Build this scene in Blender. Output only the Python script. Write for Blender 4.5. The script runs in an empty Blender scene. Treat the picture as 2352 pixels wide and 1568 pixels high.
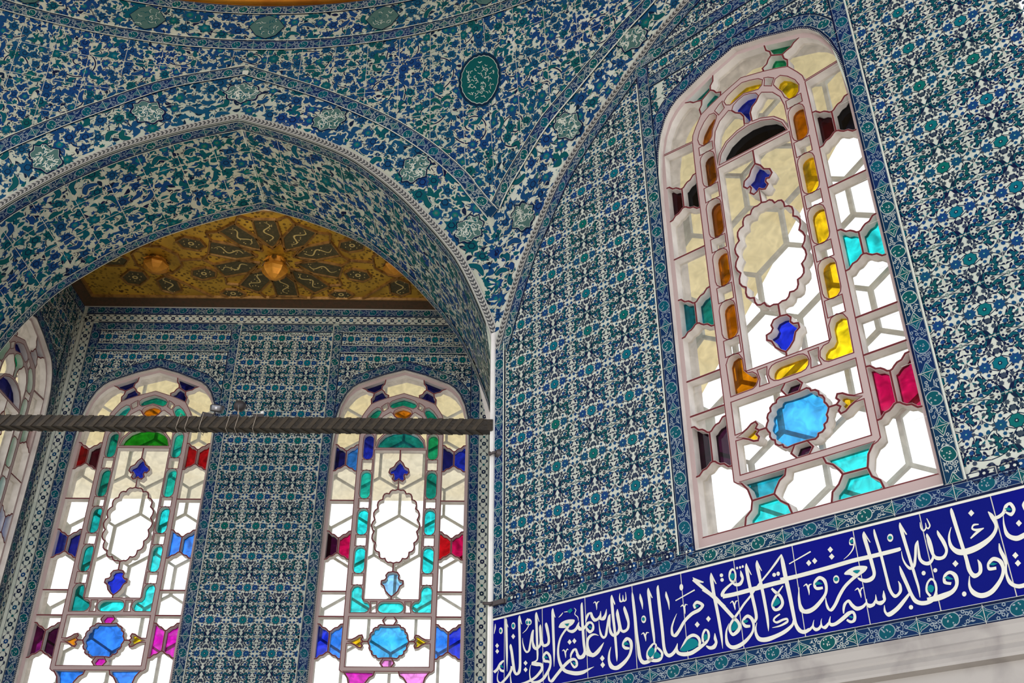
import bpy, math, random
import numpy as np
from mathutils import Vector
rnd = random.Random(11)
RS = np.random.RandomState(5)
PI = math.pi
PSI = 0.7543                      # angle between the two tiled walls (octagonal hall)
CS, SN = math.cos(PSI), math.sin(PSI)
AX = (-1.735, -4.28)              # axis of the dome
RC = 4.3                          # radius of the drum
SC = bpy.context.scene
COL = SC.collection

# ------------------------------------------------------------------ materials
def new_mat(name):
    m = bpy.data.materials.new(name); m.use_nodes = True
    nt = m.node_tree; nt.nodes.clear()
    out = nt.nodes.new('ShaderNodeOutputMaterial')
    b = nt.nodes.new('ShaderNodeBsdfPrincipled')
    nt.links.new(b.outputs[0], out.inputs[0])
    return m, nt, b
def mixcol(nt, fac, a, b, blend='MIX'):
    n = nt.nodes.new('ShaderNodeMix'); n.data_type = 'RGBA'; n.blend_type = blend
    for sock, v in ((n.inputs[0], fac), (n.inputs[6], a), (n.inputs[7], b)):
        if hasattr(v, 'links') or hasattr(v, 'is_linked'): nt.links.new(v, sock)
        elif isinstance(v, (int, float)): sock.default_value = v
        else: sock.default_value = (*v, 1)
    return n.outputs[2]
def noise(nt, scale, detail=3, coord='Object', dist=0):
    tc = nt.nodes.new('ShaderNodeTexCoord'); n = nt.nodes.new('ShaderNodeTexNoise')
    n.inputs['Scale'].default_value = scale; n.inputs['Detail'].default_value = detail
    n.inputs['Distortion'].default_value = dist
    nt.links.new(tc.outputs[coord], n.inputs['Vector'])
    return n.outputs[0]
def ramp(nt, src, a, b):
    r = nt.nodes.new('ShaderNodeMapRange'); r.inputs[1].default_value = a; r.inputs[2].default_value = b
    nt.links.new(src, r.inputs[0]); return r.outputs[0]
def glaze(name, a, b, rough=.26, spec=.04, wash=.12):
    """underglaze colour of a fired tile: two kiln tones chosen per tile (attribute), slightly cloudy"""
    m, nt, p = new_mat(name)
    at = nt.nodes.new('ShaderNodeAttribute'); at.attribute_name = 'tint'
    c = mixcol(nt, at.outputs['Fac'], a, b)
    n = ramp(nt, noise(nt, 9, 4), .35, .75)
    c2 = mixcol(nt, wash, c, tuple(min(1, x*.45) for x in a), 'MIX')
    c = mixcol(nt, n, c, c2)
    nt.links.new(c, p.inputs['Base Color'])
    p.inputs['Roughness'].default_value = rough
    p.inputs['Specular IOR Level'].default_value = spec
    return m
GL = [
    glaze('white_slip', (.58, .61, .56), (.50, .55, .50), wash=.25),                 # 0
    glaze('cream_slip', (.50, .51, .43), (.40, .45, .40), wash=.3),                 # 1
    glaze('navy_line', (.006, .009, .045), (.006, .02, .045)),                       # 2
    glaze('cobalt', (.009, .045, .175), (.007, .068, .14)),                            # 3
    glaze('teal', (.004, .078, .125), (.005, .078, .080)),                              # 4
    glaze('turquoise', (.004, .13, .20), (.004, .12, .10)),                          # 5
    glaze('grey_green', (.07, .15, .15), (.065, .13, .12)),                         # 6
    glaze('slate', (.035, .05, .09), (.04, .06, .08)),                               # 7
    glaze('joint', (.55, .54, .50), (.48, .47, .44), rough=.6),                      # 8
    glaze('border_navy', (.006, .022, .10), (.006, .038, .085)),                     # 9
    glaze('ultramarine', (.0012, .0022, .20), (.0015, .005, .165), rough=.16, spec=.05), # 10
    glaze('letter_white', (.72, .72, .66), (.68, .68, .62)),                         # 11
    glaze('letter_teal', (.003, .20, .25), (.004, .17, .20)),                        # 12
    glaze('border_white', (.20, .27, .36), (.46, .50, .48)),                         # 13
]
WHITE, CREAM, LINE, BLUE, TEAL, TURQ, GRG, SLATE, JOINT, NAVY, ULTRA, LWHITE, LTEAL, BWHITE = range(14)
def simple(name, col, rough=.6, metal=0, spec=.4, nz=None, bump=0):
    m, nt, p = new_mat(name)
    if nz:
        sc, c2, lo, hi = nz
        c = mixcol(nt, ramp(nt, noise(nt, sc, 5, dist=.4), lo, hi), col, c2)
        nt.links.new(c, p.inputs['Base Color'])
    else: p.inputs['Base Color'].default_value = (*col, 1)
    if bump:
        b = nt.nodes.new('ShaderNodeBump'); b.inputs['Strength'].default_value = bump; b.inputs['Distance'].default_value = .01
        nt.links.new(noise(nt, 60, 4), b.inputs['Height']); nt.links.new(b.outputs[0], p.inputs['Normal'])
    p.inputs['Roughness'].default_value = rough; p.inputs['Metallic'].default_value = metal
    p.inputs['Specular IOR Level'].default_value = spec
    return m
M = dict(
    plaster=simple('gypsum_plaster', (.70, .66, .64), .8, nz=(14, (.56, .52, .50), .4, .8)),
    redline=simple('red_paint', (.13, .010, .016), .7),
    rib=simple('pink_plaster', (.44, .34, .34), .8),
    marble=simple('grey_veined_marble', (.40, .375, .36), .4, nz=(5, (.22, .20, .20), .45, .75)),
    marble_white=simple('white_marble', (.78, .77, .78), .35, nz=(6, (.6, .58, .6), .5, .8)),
    rope_light=simple('carved_stone_light', (.40, .40, .39), .6),
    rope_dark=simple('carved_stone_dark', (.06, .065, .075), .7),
    goldrim=simple('gilded_cornice', (.75, .30, .03), .28, .75, nz=(3, (.45, .14, .015), .4, .7)),
    dome=simple('dome_plaster', (.30, .22, .12), .8),
    floor=simple('pale_floor', (.50, .44, .36), .6, nz=(3, (.40, .34, .28), .4, .7)),
    iron=simple('tie_bar_brown', (.012, .008, .005), .55, nz=(30, (.03, .021, .012), .45, .75), bump=.3),
    iron_ridge=simple('tie_bar_ridge', (.040, .028, .016), .5, nz=(30, (.018, .013, .008), .45, .75)),
    wire=simple('pale_wire', (.34, .29, .24), .5),
    lamp_body=simple('brushed_metal', (.22, .22, .24), .3, .8),
    lamp_dark=simple('lamp_dark', (.05, .045, .05), .45, .3),
    lens=simple('lamp_lens', (.75, .75, .75), .1),
    hook=simple('weathered_iron', (.10, .085, .09), .6, .5),
    gold=simple('gilding', (.52, .27, .025), .38, .55, nz=(40, (.20, .085, .008), .40, .62)),
    gold_dark=simple('gilding_aged', (.20, .105, .02), .5, .35, nz=(60, (.05, .028, .010), .42, .6)),
    rib_gold=simple('gilded_batten', (.34, .18, .05), .42, .4, nz=(25, (.16, .075, .02), .4, .7)),
    panel=simple('painted_panel', (.050, .045, .020), .55, nz=(50, (.10, .075, .03), .45, .7)),
    panel_red=simple('painted_frieze', (.07, .035, .018), .55, nz=(40, (.04, .03, .015), .4, .7)),
    dot_cream=simple('cream_paint', (.55, .42, .16), .6),
    boss_gold=simple('boss_gold', (.62, .27, .03), .45, .4, nz=(18, (.50, .19, .02), .45, .7)),
    eave=simple('eave_paint', (.93, .84, .56), .9, nz=(1.5, (.86, .72, .42), .5, .8)), eave_fade=simple('eave_sky_fade', (.95, .92, .80), .9, nz=(1.5, (.92, .84, .64), .5, .8)),  # second tone: pale copy that fades the cream into the bright sky
    grille=simple('outer_grille_stone', (.80, .80, .77), .9),
)
_m = M['grille']; _nt = _m.node_tree; _p = _nt.nodes['Principled BSDF']; _t = _nt.nodes.new('ShaderNodeBsdfTranslucent'); _t.inputs[0].default_value = (.62, .62, .60, 1)
_x = _nt.nodes.new('ShaderNodeMixShader'); _x.inputs[0].default_value = .5; _o = [n for n in _nt.nodes if n.type == 'OUTPUT_MATERIAL'][0]
_nt.links.new(_p.outputs[0], _x.inputs[1]); _nt.links.new(_t.outputs[0], _x.inputs[2]); _nt.links.new(_x.outputs[0], _o.inputs[0])
def glass(name, col, rough=.05):
    m = bpy.data.materials.new(name); m.use_nodes = True
    nt = m.node_tree; nt.nodes.clear()
    out = nt.nodes.new('ShaderNodeOutputMaterial')
    t = nt.nodes.new('ShaderNodeBsdfTransparent'); g = nt.nodes.new('ShaderNodeBsdfGlossy'); g.inputs['Roughness'].default_value = rough
    g.inputs['Color'].default_value = (1, 1, 1, 1)
    n = ramp(nt, noise(nt, 14, 3, dist=1.2), .3, .75)
    c2 = tuple(x*.55 for x in col) if max(col) > .03 else col
    if min(col) > .6: c2 = tuple(x*.86 for x in col)
    c = mixcol(nt, n, col, c2)
    nt.links.new(c, t.inputs['Color'])
    mx = nt.nodes.new('ShaderNodeMixShader'); mx.inputs[0].default_value = .025
    nt.links.new(t.outputs[0], mx.inputs[1]); nt.links.new(g.outputs[0], mx.inputs[2]); nt.links.new(mx.outputs[0], out.inputs[0])
    return m
# a pane has two faces, so each face carries the square root of the colour seen through it
GC = dict(clear=(.95, .93, .88), amber=(.55, .17, .002), rust=(.30, .085, .004), gold=(.95, .58, .01), yellow=(1.0, .72, .01),
          blue=(.012, .03, .62), navy=(.008, .01, .15), black=(.004, .004, .008), darkred=(.05, .003, .01), maroon=(.035, .002, .02),
          crimson=(.45, .003, .06), red=(.42, .004, .008), purple=(.16, .006, .10), magenta=(.62, .01, .42), pink=(.9, .25, .72),
          teal=(.006, .33, .30), cyan=(.02, .72, .70), tealblue=(.008, .33, .42), sky=(.05, .48, .95), ltblue=(.25, .62, .98),
          green=(.015, .36, .02), emerald=(.01, .42, .20), orange=(.75, .25, .01), azure=(.03, .22, .85))
GM = {k: glass(k + '_glass', tuple(math.sqrt(x) for x in v)) for k, v in GC.items()}

# ------------------------------------------------------------------ objects
def tag(o, label=None, cat=None, group=None, kind=None):
    if label: o['label'] = label
    if cat: o['category'] = cat
    if group: o['group'] = group
    if kind: o['kind'] = kind
    return o
def empty(name, loc=(0, 0, 0), parent=None):
    o = bpy.data.objects.new(name, None); COL.objects.link(o); o.location = loc; o.empty_display_size = .1
    o.parent = parent; return o
def mesh_obj(name, V, F, mats, fm=None, parent=None, smooth=False, loc=None):
    me = bpy.data.meshes.new(name); me.from_pydata([tuple(map(float, v)) for v in V], [], F)
    for m in (mats if isinstance(mats, (list, tuple)) else [mats]): me.materials.append(m)
    if fm is not None: me.polygons.foreach_set('material_index', fm)
    if smooth: me.polygons.foreach_set('use_smooth', [True]*len(me.polygons))
    me.update()
    o = bpy.data.objects.new(name, me); COL.objects.link(o); o.parent = parent
    if loc is not None: o.location = loc
    return o
class MB:
    def __init__(s): s.V = []; s.F = []; s.m = []
    def add(s, V, F, m=0):
        k = len(s.V); s.V += [tuple(v) for v in V]; s.F += [tuple(i+k for i in f) for f in F]; s.m += [m]*len(F)
    def box(s, c, d, m=0, ex=(1, 0, 0), ey=(0, 1, 0), ez=(0, 0, 1)):
        c = np.array(c, float); ex, ey, ez = (np.array(e, float)*k/2 for e, k in zip((ex, ey, ez), d))
        V = [c+a*ex+b*ey+e*ez for a in (-1, 1) for b in (-1, 1) for e in (-1, 1)]
        s.add(V, [(0, 1, 3, 2), (4, 6, 7, 5), (0, 4, 5, 1), (2, 3, 7, 6), (0, 2, 6, 4), (1, 5, 7, 3)], m)
    def tube(s, pts, r, n=8, m=0, cap=True, rr=None):
        pts = [np.array(p, float) for p in pts]; V = []; N = len(pts)
        for i, p in enumerate(pts):
            t = pts[min(i+1, N-1)]-pts[max(i-1, 0)]; t /= np.linalg.norm(t)
            u = np.cross(t, (0, 0, 1)) if abs(t[2]) < .9 else np.cross(t, (1, 0, 0)); u /= np.linalg.norm(u); w = np.cross(t, u)
            ri = rr[i] if rr else r
            V += [p+ri*(math.cos(2*PI*k/n)*u+math.sin(2*PI*k/n)*w) for k in range(n)]
        F = [(i*n+k, i*n+(k+1) % n, (i+1)*n+(k+1) % n, (i+1)*n+k) for i in range(N-1) for k in range(n)]
        if cap: F += [tuple(range(n-1, -1, -1)), tuple((N-1)*n+k for k in range(n))]
        s.add(V, F, m)
    def lathe(s, prof, c, n=24, m=0, up=(0, 0, 1), rfun=None):
        up = np.array(up, float); up /= np.linalg.norm(up)
        u = np.cross(up, (0, 1, 0)) if abs(up[1]) < .9 else np.cross(up, (1, 0, 0)); u /= np.linalg.norm(u); w = np.cross(up, u)
        V = []
        for r, h in prof:
            for k in range(n):
                a = 2*PI*k/n; q = r*(rfun(a, h) if rfun else 1)
                V.append(np.array(c)+up*h+q*(math.cos(a)*u+math.sin(a)*w))
        N = len(prof)
        F = [(i*n+k, i*n+(k+1) % n, (i+1)*n+(k+1) % n, (i+1)*n+k) for i in range(N-1) for k in range(n)]
        F += [tuple(range(n-1, -1, -1)), tuple((N-1)*n+k for k in range(n))]
        s.add(V, F, m)
    def prism(s, P, n, d, m=0):
        """P: 3D outline, extruded by d along n"""
        P = [np.array(p, float) for p in P]; n = np.array(n, float)*d; k = len(P)
        s.add(P+[p+n for p in P], [tuple(range(k)), tuple(range(2*k-1, k-1, -1))]+[(i, (i+1) % k, k+(i+1) % k, k+i) for i in range(k)], m)
    def build(s, name, mats, parent=None, smooth=False, loc=None):
        return mesh_obj(name, s.V, s.F, mats, s.m, parent, smooth, loc)

# ------------------------------------------------------------------ 2D ornament
def arr(p): return np.array(p, float)
def cr(pts, k=4, closed=False):
    """Catmull-Rom through rows of any width"""
    P = arr(pts); n = len(P); out = []
    if n < 3 and not closed: return P
    for i in range(n if closed else n-1):
        if closed: a, b, c, d = P[(i-1) % n], P[i], P[(i+1) % n], P[(i+2) % n]
        else: a, b, c, d = P[max(i-1, 0)], P[i], P[i+1], P[min(i+2, n-1)]
        for j in range(k):
            t = j/k
            out.append(.5*((2*b)+(c-a)*t+(2*a-5*b+4*c-d)*t*t+(3*b-a-3*c+d)*t**3))
    if not closed: out.append(P[-1])
    return arr(out)
def ribbon(pts, w, k=4, taper=False):
    P = cr(pts, k) if k > 1 else arr(pts); n = len(P)
    T = np.gradient(P, axis=0); T /= np.maximum(np.linalg.norm(T, axis=1), 1e-9)[:, None]
    N = np.c_[-T[:, 1], T[:, 0]]
    ww = np.full(n, w/2.)
    if taper: ww *= np.sin(np.linspace(.12, 1, n)*PI*.98)**.6 if taper == 2 else np.linspace(1, .15, n)
    V = np.concatenate([P+N*ww[:, None], P-N*ww[:, None]])
    return V, [(i, i+1, n+i+1, n+i) for i in range(n-1)]
def flower(c, r, n=8, depth=.22, rot=0., k=3, sx=1., sy=1.):
    a = np.arange(n*k)*2*PI/(n*k)
    q = r*(1-depth*.5+depth*.5*np.cos(n*a))
    return np.c_[c[0]+sx*q*np.cos(a+rot), c[1]+sy*q*np.sin(a+rot)], [tuple(range(n*k))]
def fflower(*a, **k):
    V, F = flower(*a, **k); n = len(V); return np.concatenate([V, [a[0]]]), [(i, (i+1) % n, n) for i in range(n)]
def leaf(p, q, w, bend=0., n=5):
    p, q = arr(p), arr(q); d = q-p; nn = arr((-d[1], d[0]))
    t = np.linspace(0, 1, n+1); mid = p+np.outer(t, d)+np.outer(np.sin(t*PI)*bend, nn)
    h = np.outer(np.sin(t**.8*PI)*w/2/max(np.linalg.norm(d), 1e-9), nn)
    return np.concatenate([(mid+h), (mid-h)[-2:0:-1]]), [tuple(range(2*n))]
def poly(P): P = arr(P); return P, [tuple(range(len(P)))]
def ringband(c, r1, r2, n=10, sx=1., sy=1.):
    a = np.arange(n)*2*PI/n; u = np.c_[np.cos(a)*sx, np.sin(a)*sy]
    return np.concatenate([c+r1*u, c+r2*u]), [(i, (i+1) % n, n+(i+1) % n, n+i) for i in range(n)]
def blob(u, n=4):
    u = arr(u); N = len(u); c0 = u.mean(0); V = [c0+(u-c0)*(1-i/n) for i in range(n)]+[c0[None]]
    F = [(j*N+i, j*N+(i+1) % N, (j+1)*N+(i+1) % N, (j+1)*N+i) for j in range(n-1) for i in range(N)]+[((n-1)*N+i, (n-1)*N+(i+1) % N, n*N) for i in range(N)]
    return np.concatenate(V), F
class T:
    """template: flat shapes with a layer and a glaze index"""
    def __init__(s): s.sh = []
    def a(s, vf, m, lay): s.sh.append((arr(vf[0]), vf[1], m, lay)); return s
    def mirrored(s, sx, sy):
        o = T(); o.sh = [(V*arr((sx, sy)), F, m, l) for V, F, m, l in s.sh]; return o
    def ext(s, o, dx=0, dy=0, dl=0): s.sh += [(V+arr((dx, dy)), F, m, l+dl) for V, F, m, l in o.sh]; return s
    def fin(s):
        n = 0; V = []; L = []; loops = []; tot = []; fm = []; sv = []; sf = []; cen = []
        for i, (v, F, m, l) in enumerate(s.sh):
            V.append(v); L += [l+ (i % 7)*.03]*len(v); sv += [i]*len(v); cen.append(v.mean(0))
            for f in F: loops += [x+n for x in f]; tot.append(len(f)); fm.append(m); sf.append(i)
            n += len(v)
        s.V = np.concatenate(V); s.L = arr(L); s.loops = np.array(loops); s.tot = np.array(tot); s.fm = np.array(fm)
        s.sv = np.array(sv); s.sf = np.array(sf); s.cen = arr(cen); s.lf = np.repeat(np.arange(len(tot)), tot)
        return s
class Acc:
    """gathers template copies in surface coordinates (u,v) + layer, then maps them onto a surface"""
    def __init__(s): s.V = []; s.L = []; s.lo = []; s.to = []; s.fm = []; s.ti = []; s.n = 0
    def put(s, t, uv=(0, 0), tint=0., keep=None, warp=None, dl=0):
        V = t.V+arr(uv); ks = None
        if keep is not None:
            c = t.cen+arr(uv); ks = keep(c[:, 0], c[:, 1])
            if not ks.any(): return
        if warp is not None: V = warp(V)
        if ks is None or ks.all():
            s.V.append(V); s.L.append(t.L+dl); s.lo.append(t.loops+s.n); s.to.append(t.tot); s.fm.append(t.fm); s.ti.append(np.full(len(t.tot), tint)); s.n += len(V)
        else:
            kv = ks[t.sv]; idx = np.cumsum(kv)-1; kf = ks[t.sf]; kl = kf[t.lf]
            s.V.append(V[kv]); s.L.append(t.L[kv]+dl); s.lo.append(idx[t.loops[kl]]+s.n); s.to.append(t.tot[kf]); s.fm.append(t.fm[kf]); s.ti.append(np.full(kf.sum(), tint)); s.n += kv.sum()
    def shape(s, vf, m, lay, tint=0.):
        V, F = vf; V = arr(V)
        s.V.append(V); s.L.append(np.full(len(V), float(lay))); s.lo.append(np.array([x+s.n for f in F for x in f])); s.to.append(np.array([len(f) for f in F]))
        s.fm.append(np.full(len(F), m)); s.ti.append(np.full(len(F), float(tint))); s.n += len(V)
    def build(s, name, fn, step=.0005, parent=None, mats=None):
        V = np.concatenate(s.V); L = np.concatenate(s.L); lo = np.concatenate(s.lo); to = np.concatenate(s.to)
        P = fn(V[:, 0], V[:, 1], L*step)
        me = bpy.data.meshes.new(name)
        me.vertices.add(len(P)); me.vertices.foreach_set('co', P.astype(np.float32).ravel())
        me.loops.add(len(lo)); me.loops.foreach_set('vertex_index', lo.astype(np.int32))
        me.polygons.add(len(to)); st = np.concatenate([[0], np.cumsum(to)[:-1]])
        me.polygons.foreach_set('loop_start', st.astype(np.int32)); me.polygons.foreach_set('loop_total', to.astype(np.int32))
        for m in (mats or GL): me.materials.append(m)
        me.polygons.foreach_set('material_index', np.concatenate(s.fm).astype(np.int32))
        at = me.attributes.new('tint', 'FLOAT', 'FACE'); at.data.foreach_set('value', np.concatenate(s.ti).astype(np.float32))
        me.update(calc_edges=True); me.validate()
        o = bpy.data.objects.new(name, me); COL.objects.link(o); o.parent = parent
        return o

# ------------------------------------------------------------------ tile templates
TL = .2396
def field_tile():
    """floral field tile: teal rosette, cobalt flowers, serrated ribbon leaves, crossed saz blades"""
    q = T(); k = TL
    def at(x, y): return (x*k, y*k)
    R_ = lambda P, w, tp=False, kk=3: ribbon([at(*p) for p in P], w*k, kk, tp)
    # one quadrant, mirrored four times
    g = T()
    for P in ([(.0, .07), (.10, .20), (.24, .23), (.33, .10), (.27, .0)], [(.10, .20), (.13, .33), (.05, .42), (0, .5)], [(.24, .23), (.38, .30), (.5, .33)],
              [(.27, 0), (.40, .06), (.5, .16)], [(.13, .33), (.3, .46), (.5, .5)], [(.05, .12), (.16, .06), (.2, .02)]):
        g.a(R_(P, .015), LINE, 1)
    rib = [(.085, .5), (.10, .42), (.17, .375), (.25, .40), (.30, .43), (.355, .385), (.33, .315), (.37, .26), (.34, .20), (.375, .15), (.36, .12)]
    g.a(R_(rib, .066, False, 3), LINE, 2); g.a(R_(rib, .048, False, 3), TEAL, 3)
    for x, y, r, m, n in ((.13, .225, .034, SLATE, 6), (.24, .315, .036, BLUE, 6), (.065, .335, .04, SLATE, 7), (.44, .245, .03, SLATE, 6),
                          (.21, .15, .03, BLUE, 6), (.40, .43, .03, BLUE, 6), (.44, .06, .032, BLUE, 6), (.34, .035, .028, SLATE, 5), (.25, .49, .035, SLATE, 7), (.155, .455, .022, LINE, 5)):
        g.a(flower(at(x, y), r*1.22*k, n, .35, x*9, 3), m, 4)
    for a, b, w, m in (((.02, .46), (.12, .36), .035, LINE), ((.015, .47), (.09, .30), .03, LINE), ((.16, .29), (.20, .24), .03, LINE), ((.29, .17), (.31, .24), .035, TEAL), ((.07, .15), (.06, .24), .035, LINE),
                       ((.41, .34), (.46, .40), .035, LINE), ((.40, .11), (.44, .17), .035, LINE), ((.30, .28), (.27, .24), .03, LINE), ((.46, .44), (.36, .48), .03, TEAL), ((.15, .10), (.19, .07), .03, LINE),
                       ((.47, .1), (.42, .02), .03, TEAL), ((.19, .40), (.22, .45), .03, LINE), ((.0, .27), (.05, .22), .03, LINE), ((.28, .36), (.24, .26), .03, LINE)):
        g.a(leaf(at(*a), at(*b), w*1.35*k, .12), m, 3)
    rr = random.Random(3); pc = [v.mean(0)/k for v, f, m, l in g.sh]
    for _ in range(400):
        x, y = rr.uniform(.02, .48), rr.uniform(.02, .48)
        if all(math.hypot(x-p[0], y-p[1]) > .052 for p in pc) and math.hypot(x, y) > .17 and math.hypot(x-.235, y) > .14:
            an = rr.uniform(0, 6.28); l = .036; pc.append((x, y))
            g.a(leaf(at(x-l*math.cos(an), y-l*math.sin(an)), at(x+l*math.cos(an), y+l*math.sin(an)), .034*k, .25), LINE if rr.random() < .7 else TEAL, 3)
    for sx in (1, -1):
        for sy in (1, -1): q.ext(g.mirrored(sx, sy))
    q.a(flower((0, 0), .130*k, 8, .16, PI/8, 3), LINE, 4); q.a(flower((0, 0), .118*k, 8, .16, PI/8, 3), TURQ, 5)
    q.a(flower((0, 0), .04*k, 6, .4, 0, 3), LINE, 6); q.a(flower((0, 0), .014*k, 6, .0, 0, 1), WHITE, 7)
    for s_ in (-1, 1):
        q.a(flower((s_*.235*k, 0), .108*k, 8, .32, .2, 3), BLUE, 5); q.a(flower((s_*.235*k, 0), .024*k, 6, .2, 0, 2), TURQ, 6); q.a(flower((s_*.235*k, 0), .01*k, 6, 0, 0, 1), WHITE, 7)
        q.a(flower((0, s_*.215*k), .055*k, 7, .3, .3, 3), SLATE, 5); q.a(flower((s_*.5*k, .5*k), .045*k, 4, .4, 0, 3), GRG, 4)
    for y in (.13, -.13): q.a(flower((.5*k, y*k), .05*k, 9, .4, 0, 3, .7, 1.), SLATE, 4)
    # tile joints
    q.a(poly([(-k/2, k/2-.0008), (k/2, k/2-.0008), (k/2, k/2+.0008), (-k/2, k/2+.0008)]), JOINT, 6)
    q.a(poly([(k/2-.0008, -k/2), (k/2+.0008, -k/2), (k/2+.0008, k/2), (k/2-.0008, k/2)]), JOINT, 6)
    return q.fin()
FIELD = field_tile()
def border_tile(L=.239, H=.08, seed=0, edge=True):
    """dark border tile: leaf cartouche, half diamonds at the joints, reserved white blossoms"""
    r = random.Random(seed); q = T(); h = H/2
    for i in range(8): q.a(poly([(L*i/8, -h), (L*(i+1)/8, -h), (L*(i+1)/8, h), (L*i/8, h)]), NAVY, 0)
    if edge:
        for s_ in (-1, 1):
            q.a(ribbon([(L*i/8, s_*h) for i in range(9)], .009, 1), LINE, 1)
            q.a(ribbon([(L*i/8, s_*(h-.006)) for i in range(9)], .0018, 1), BWHITE, 2)
    for x0 in (0, L):
        d = [(0, h*.86), (.012, h*.5), (.034, h*.2), (.046, 0), (.034, -h*.2), (.012, -h*.5), (0, -h*.86)]
        s_ = 1 if x0 == 0 else -1
        q.a(poly([(x0+s_*a, b) for a, b in d]), BWHITE, 2); q.a(poly([(x0+s_*a*.88, b*.90) for a, b in d]), TEAL, 3)
        q.a(ribbon([(x0+s_*.004, h*.45), (x0+s_*.016, h*.2), (x0+s_*.03, 0), (x0+s_*.014, -h*.1), (x0+s_*.006, -h*.45)], .0022, 3), BWHITE, 4)
    e = [(L/2-.030, -h*.5), (L/2-.034, 0), (L/2-.022, h*.55), (L/2+.012, h*.84), (L/2+.030, h*.5), (L/2+.034, 0), (L/2+.022, -h*.55), (L/2-.012, -h*.84)]
    e = cr(e, 3, True); q.a(blob(e, 2), BWHITE, 2); c0 = arr((L/2, 0)); q.a(blob(c0+(e-c0)*.89, 2), TEAL, 3)
    for _ in range(9): q.a(flower((L/2+r.uniform(-.018, .018), r.uniform(-.55, .55)*h), .0035, 5, .3, r.random(), 2), BWHITE, 4)
    for xa, xb in ((.042, L/2-.036), (L/2+.036, L-.042)):
        for _ in range(5):
            pass
        pts = []
        for t_ in range(60):
            p = (r.uniform(xa, xb), r.uniform(-.72, .72)*h)
            if all(math.hypot(p[0]-a, p[1]-b) > .0145 for a, b in pts): pts.append(p)
        for i, p in enumerate(pts):
            if i % 5 < 3:
                q.a(flower(p, .0082, 6, .35, r.random(), 3), BWHITE, 2); q.a(flower(p, .0038, 5, .2, 0, 2), NAVY, 3)
            else:
                a = r.uniform(0, 2*PI); q.a(leaf((p[0]-.010*math.cos(a), p[1]-.010*math.sin(a)), (p[0]+.010*math.cos(a), p[1]+.010*math.sin(a)), .0055, r.uniform(-.4, .4)), BWHITE, 2)
        for i in range(len(pts)-1):
            a, b = pts[i], pts[i+1]
            if math.hypot(a[0]-b[0], a[1]-b[1]) < .035: q.a(ribbon([a, ((a[0]+b[0])/2+.004, (a[1]+b[1])/2), b], .0016, 2), BWHITE, 1)
    q.a(poly([(-.0013, -h), (.0013, -h), (.0013, h), (-.0013, h)]), JOINT, 5)
    return q.fin()
def white_tile(L=.239, H=.075, seed=0):
    q = T(); h = H/2; r = random.Random(seed)
    for i in range(8): q.a(poly([(L*i/8, -h), (L*(i+1)/8, -h), (L*(i+1)/8, h), (L*i/8, h)]), WHITE, 0)
    for s_ in (-1, 1): q.a(ribbon([(L*i/8, s_*(h-.003)) for i in range(9)], .0032, 1), LINE, 1)
    for i, x in enumerate((L*.25, L*.75)):
        q.a(flower((x, 0), .020, 8, .3, .2, 3), BLUE if i else LINE, 3); q.a(flower((x, 0), .006, 6, .2, 0, 2), WHITE, 4)
        for sx in (-1, 1):
            for sy in (-1, 1):
                q.a(leaf((x+sx*.012, sy*.024), (x+sx*.045, sy*.012), .013, .25*sx*sy), LINE, 2)
                q.a(flower((x+sx*.032, sy*.027), .0065, 5, .3, 0, 2), SLATE, 2)
                q.a(ribbon([(x, sy*.005), (x+sx*.03, sy*.022), (x+sx*.06, sy*.004)], .0022, 3), LINE, 1)
    for x in (0, L/2, L): q.a(flower((x, 0), .012, 6, .35, 0, 3), TEAL if x == L/2 else SLATE, 3)
    q.a(poly([(-.001, -h), (.001, -h), (.001, h), (-.001, h)]), JOINT, 5)
    return q.fin()
def rope_tile(L=.056, W=.05):
    """carved chain moulding: two rows of slanting links between fillets"""
    q = T(); h = W/2
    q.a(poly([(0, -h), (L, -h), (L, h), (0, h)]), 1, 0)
    for y in (-h+.004, h-.004): q.a(poly([(0, y-.004), (L, y-.004), (L, y+.004), (0, y+.004)]), 0, 3)
    for s_ in (-1, 1):
        for i in range(2):
            x = i*L/2
            q.a(poly([(x+.003, s_*.0015), (x+.017, s_*.0015), (x+.028, s_*.0145), (x+.014, s_*.0145)]), 0, 4)
    return q.fin()
BORD = {}
def bords(H):
    H = round(H, 3)
    if H not in BORD: BORD[H] = [border_tile(.239, H, s_) for s_ in (1, 2, 3)]
    return BORD[H]
WHT = [white_tile(seed=1)]
ROPE = rope_tile()
def pathwarp(pts, smooth=True):
    P = cr(pts, 6) if smooth else arr(pts)
    d = np.r_[0, np.cumsum(np.linalg.norm(np.diff(P, axis=0), axis=1))]
    n = max(int(d[-1]/.02), 2); t = np.linspace(0, d[-1], n)
    Q = np.c_[np.interp(t, d, P[:, 0]), np.interp(t, d, P[:, 1])]
    tg = np.gradient(Q, axis=0); tg /= np.linalg.norm(tg, axis=1)[:, None]; N = np.c_[-tg[:, 1], tg[:, 0]]
    def f(V):
        x = V[:, 0]; c = np.c_[np.interp(x, t, Q[:, 0]), np.interp(x, t, Q[:, 1])]
        nn = np.c_[np.interp(x, t, N[:, 0]), np.interp(x, t, N[:, 1])]
        ex = np.clip(x-d[-1], 0, None)
        return c+nn*V[:, 1:2]
    return f, d[-1]
def strip(acc, pts, tiles, L=.239, smooth=True, dl=10, tint=None, keep=None):
    f, D = pathwarp(pts, smooth); n = max(1, round(D/L)); k = D/n/L
    for i in range(n):
        t = tiles[rnd.randrange(len(tiles))]
        acc.put(t, (0, 0), rnd.random()**1.3 if tint is None else tint, None, lambda V, i=i: f((V*arr((k, 1)))+arr((i*D/n, 0))), dl)
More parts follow.
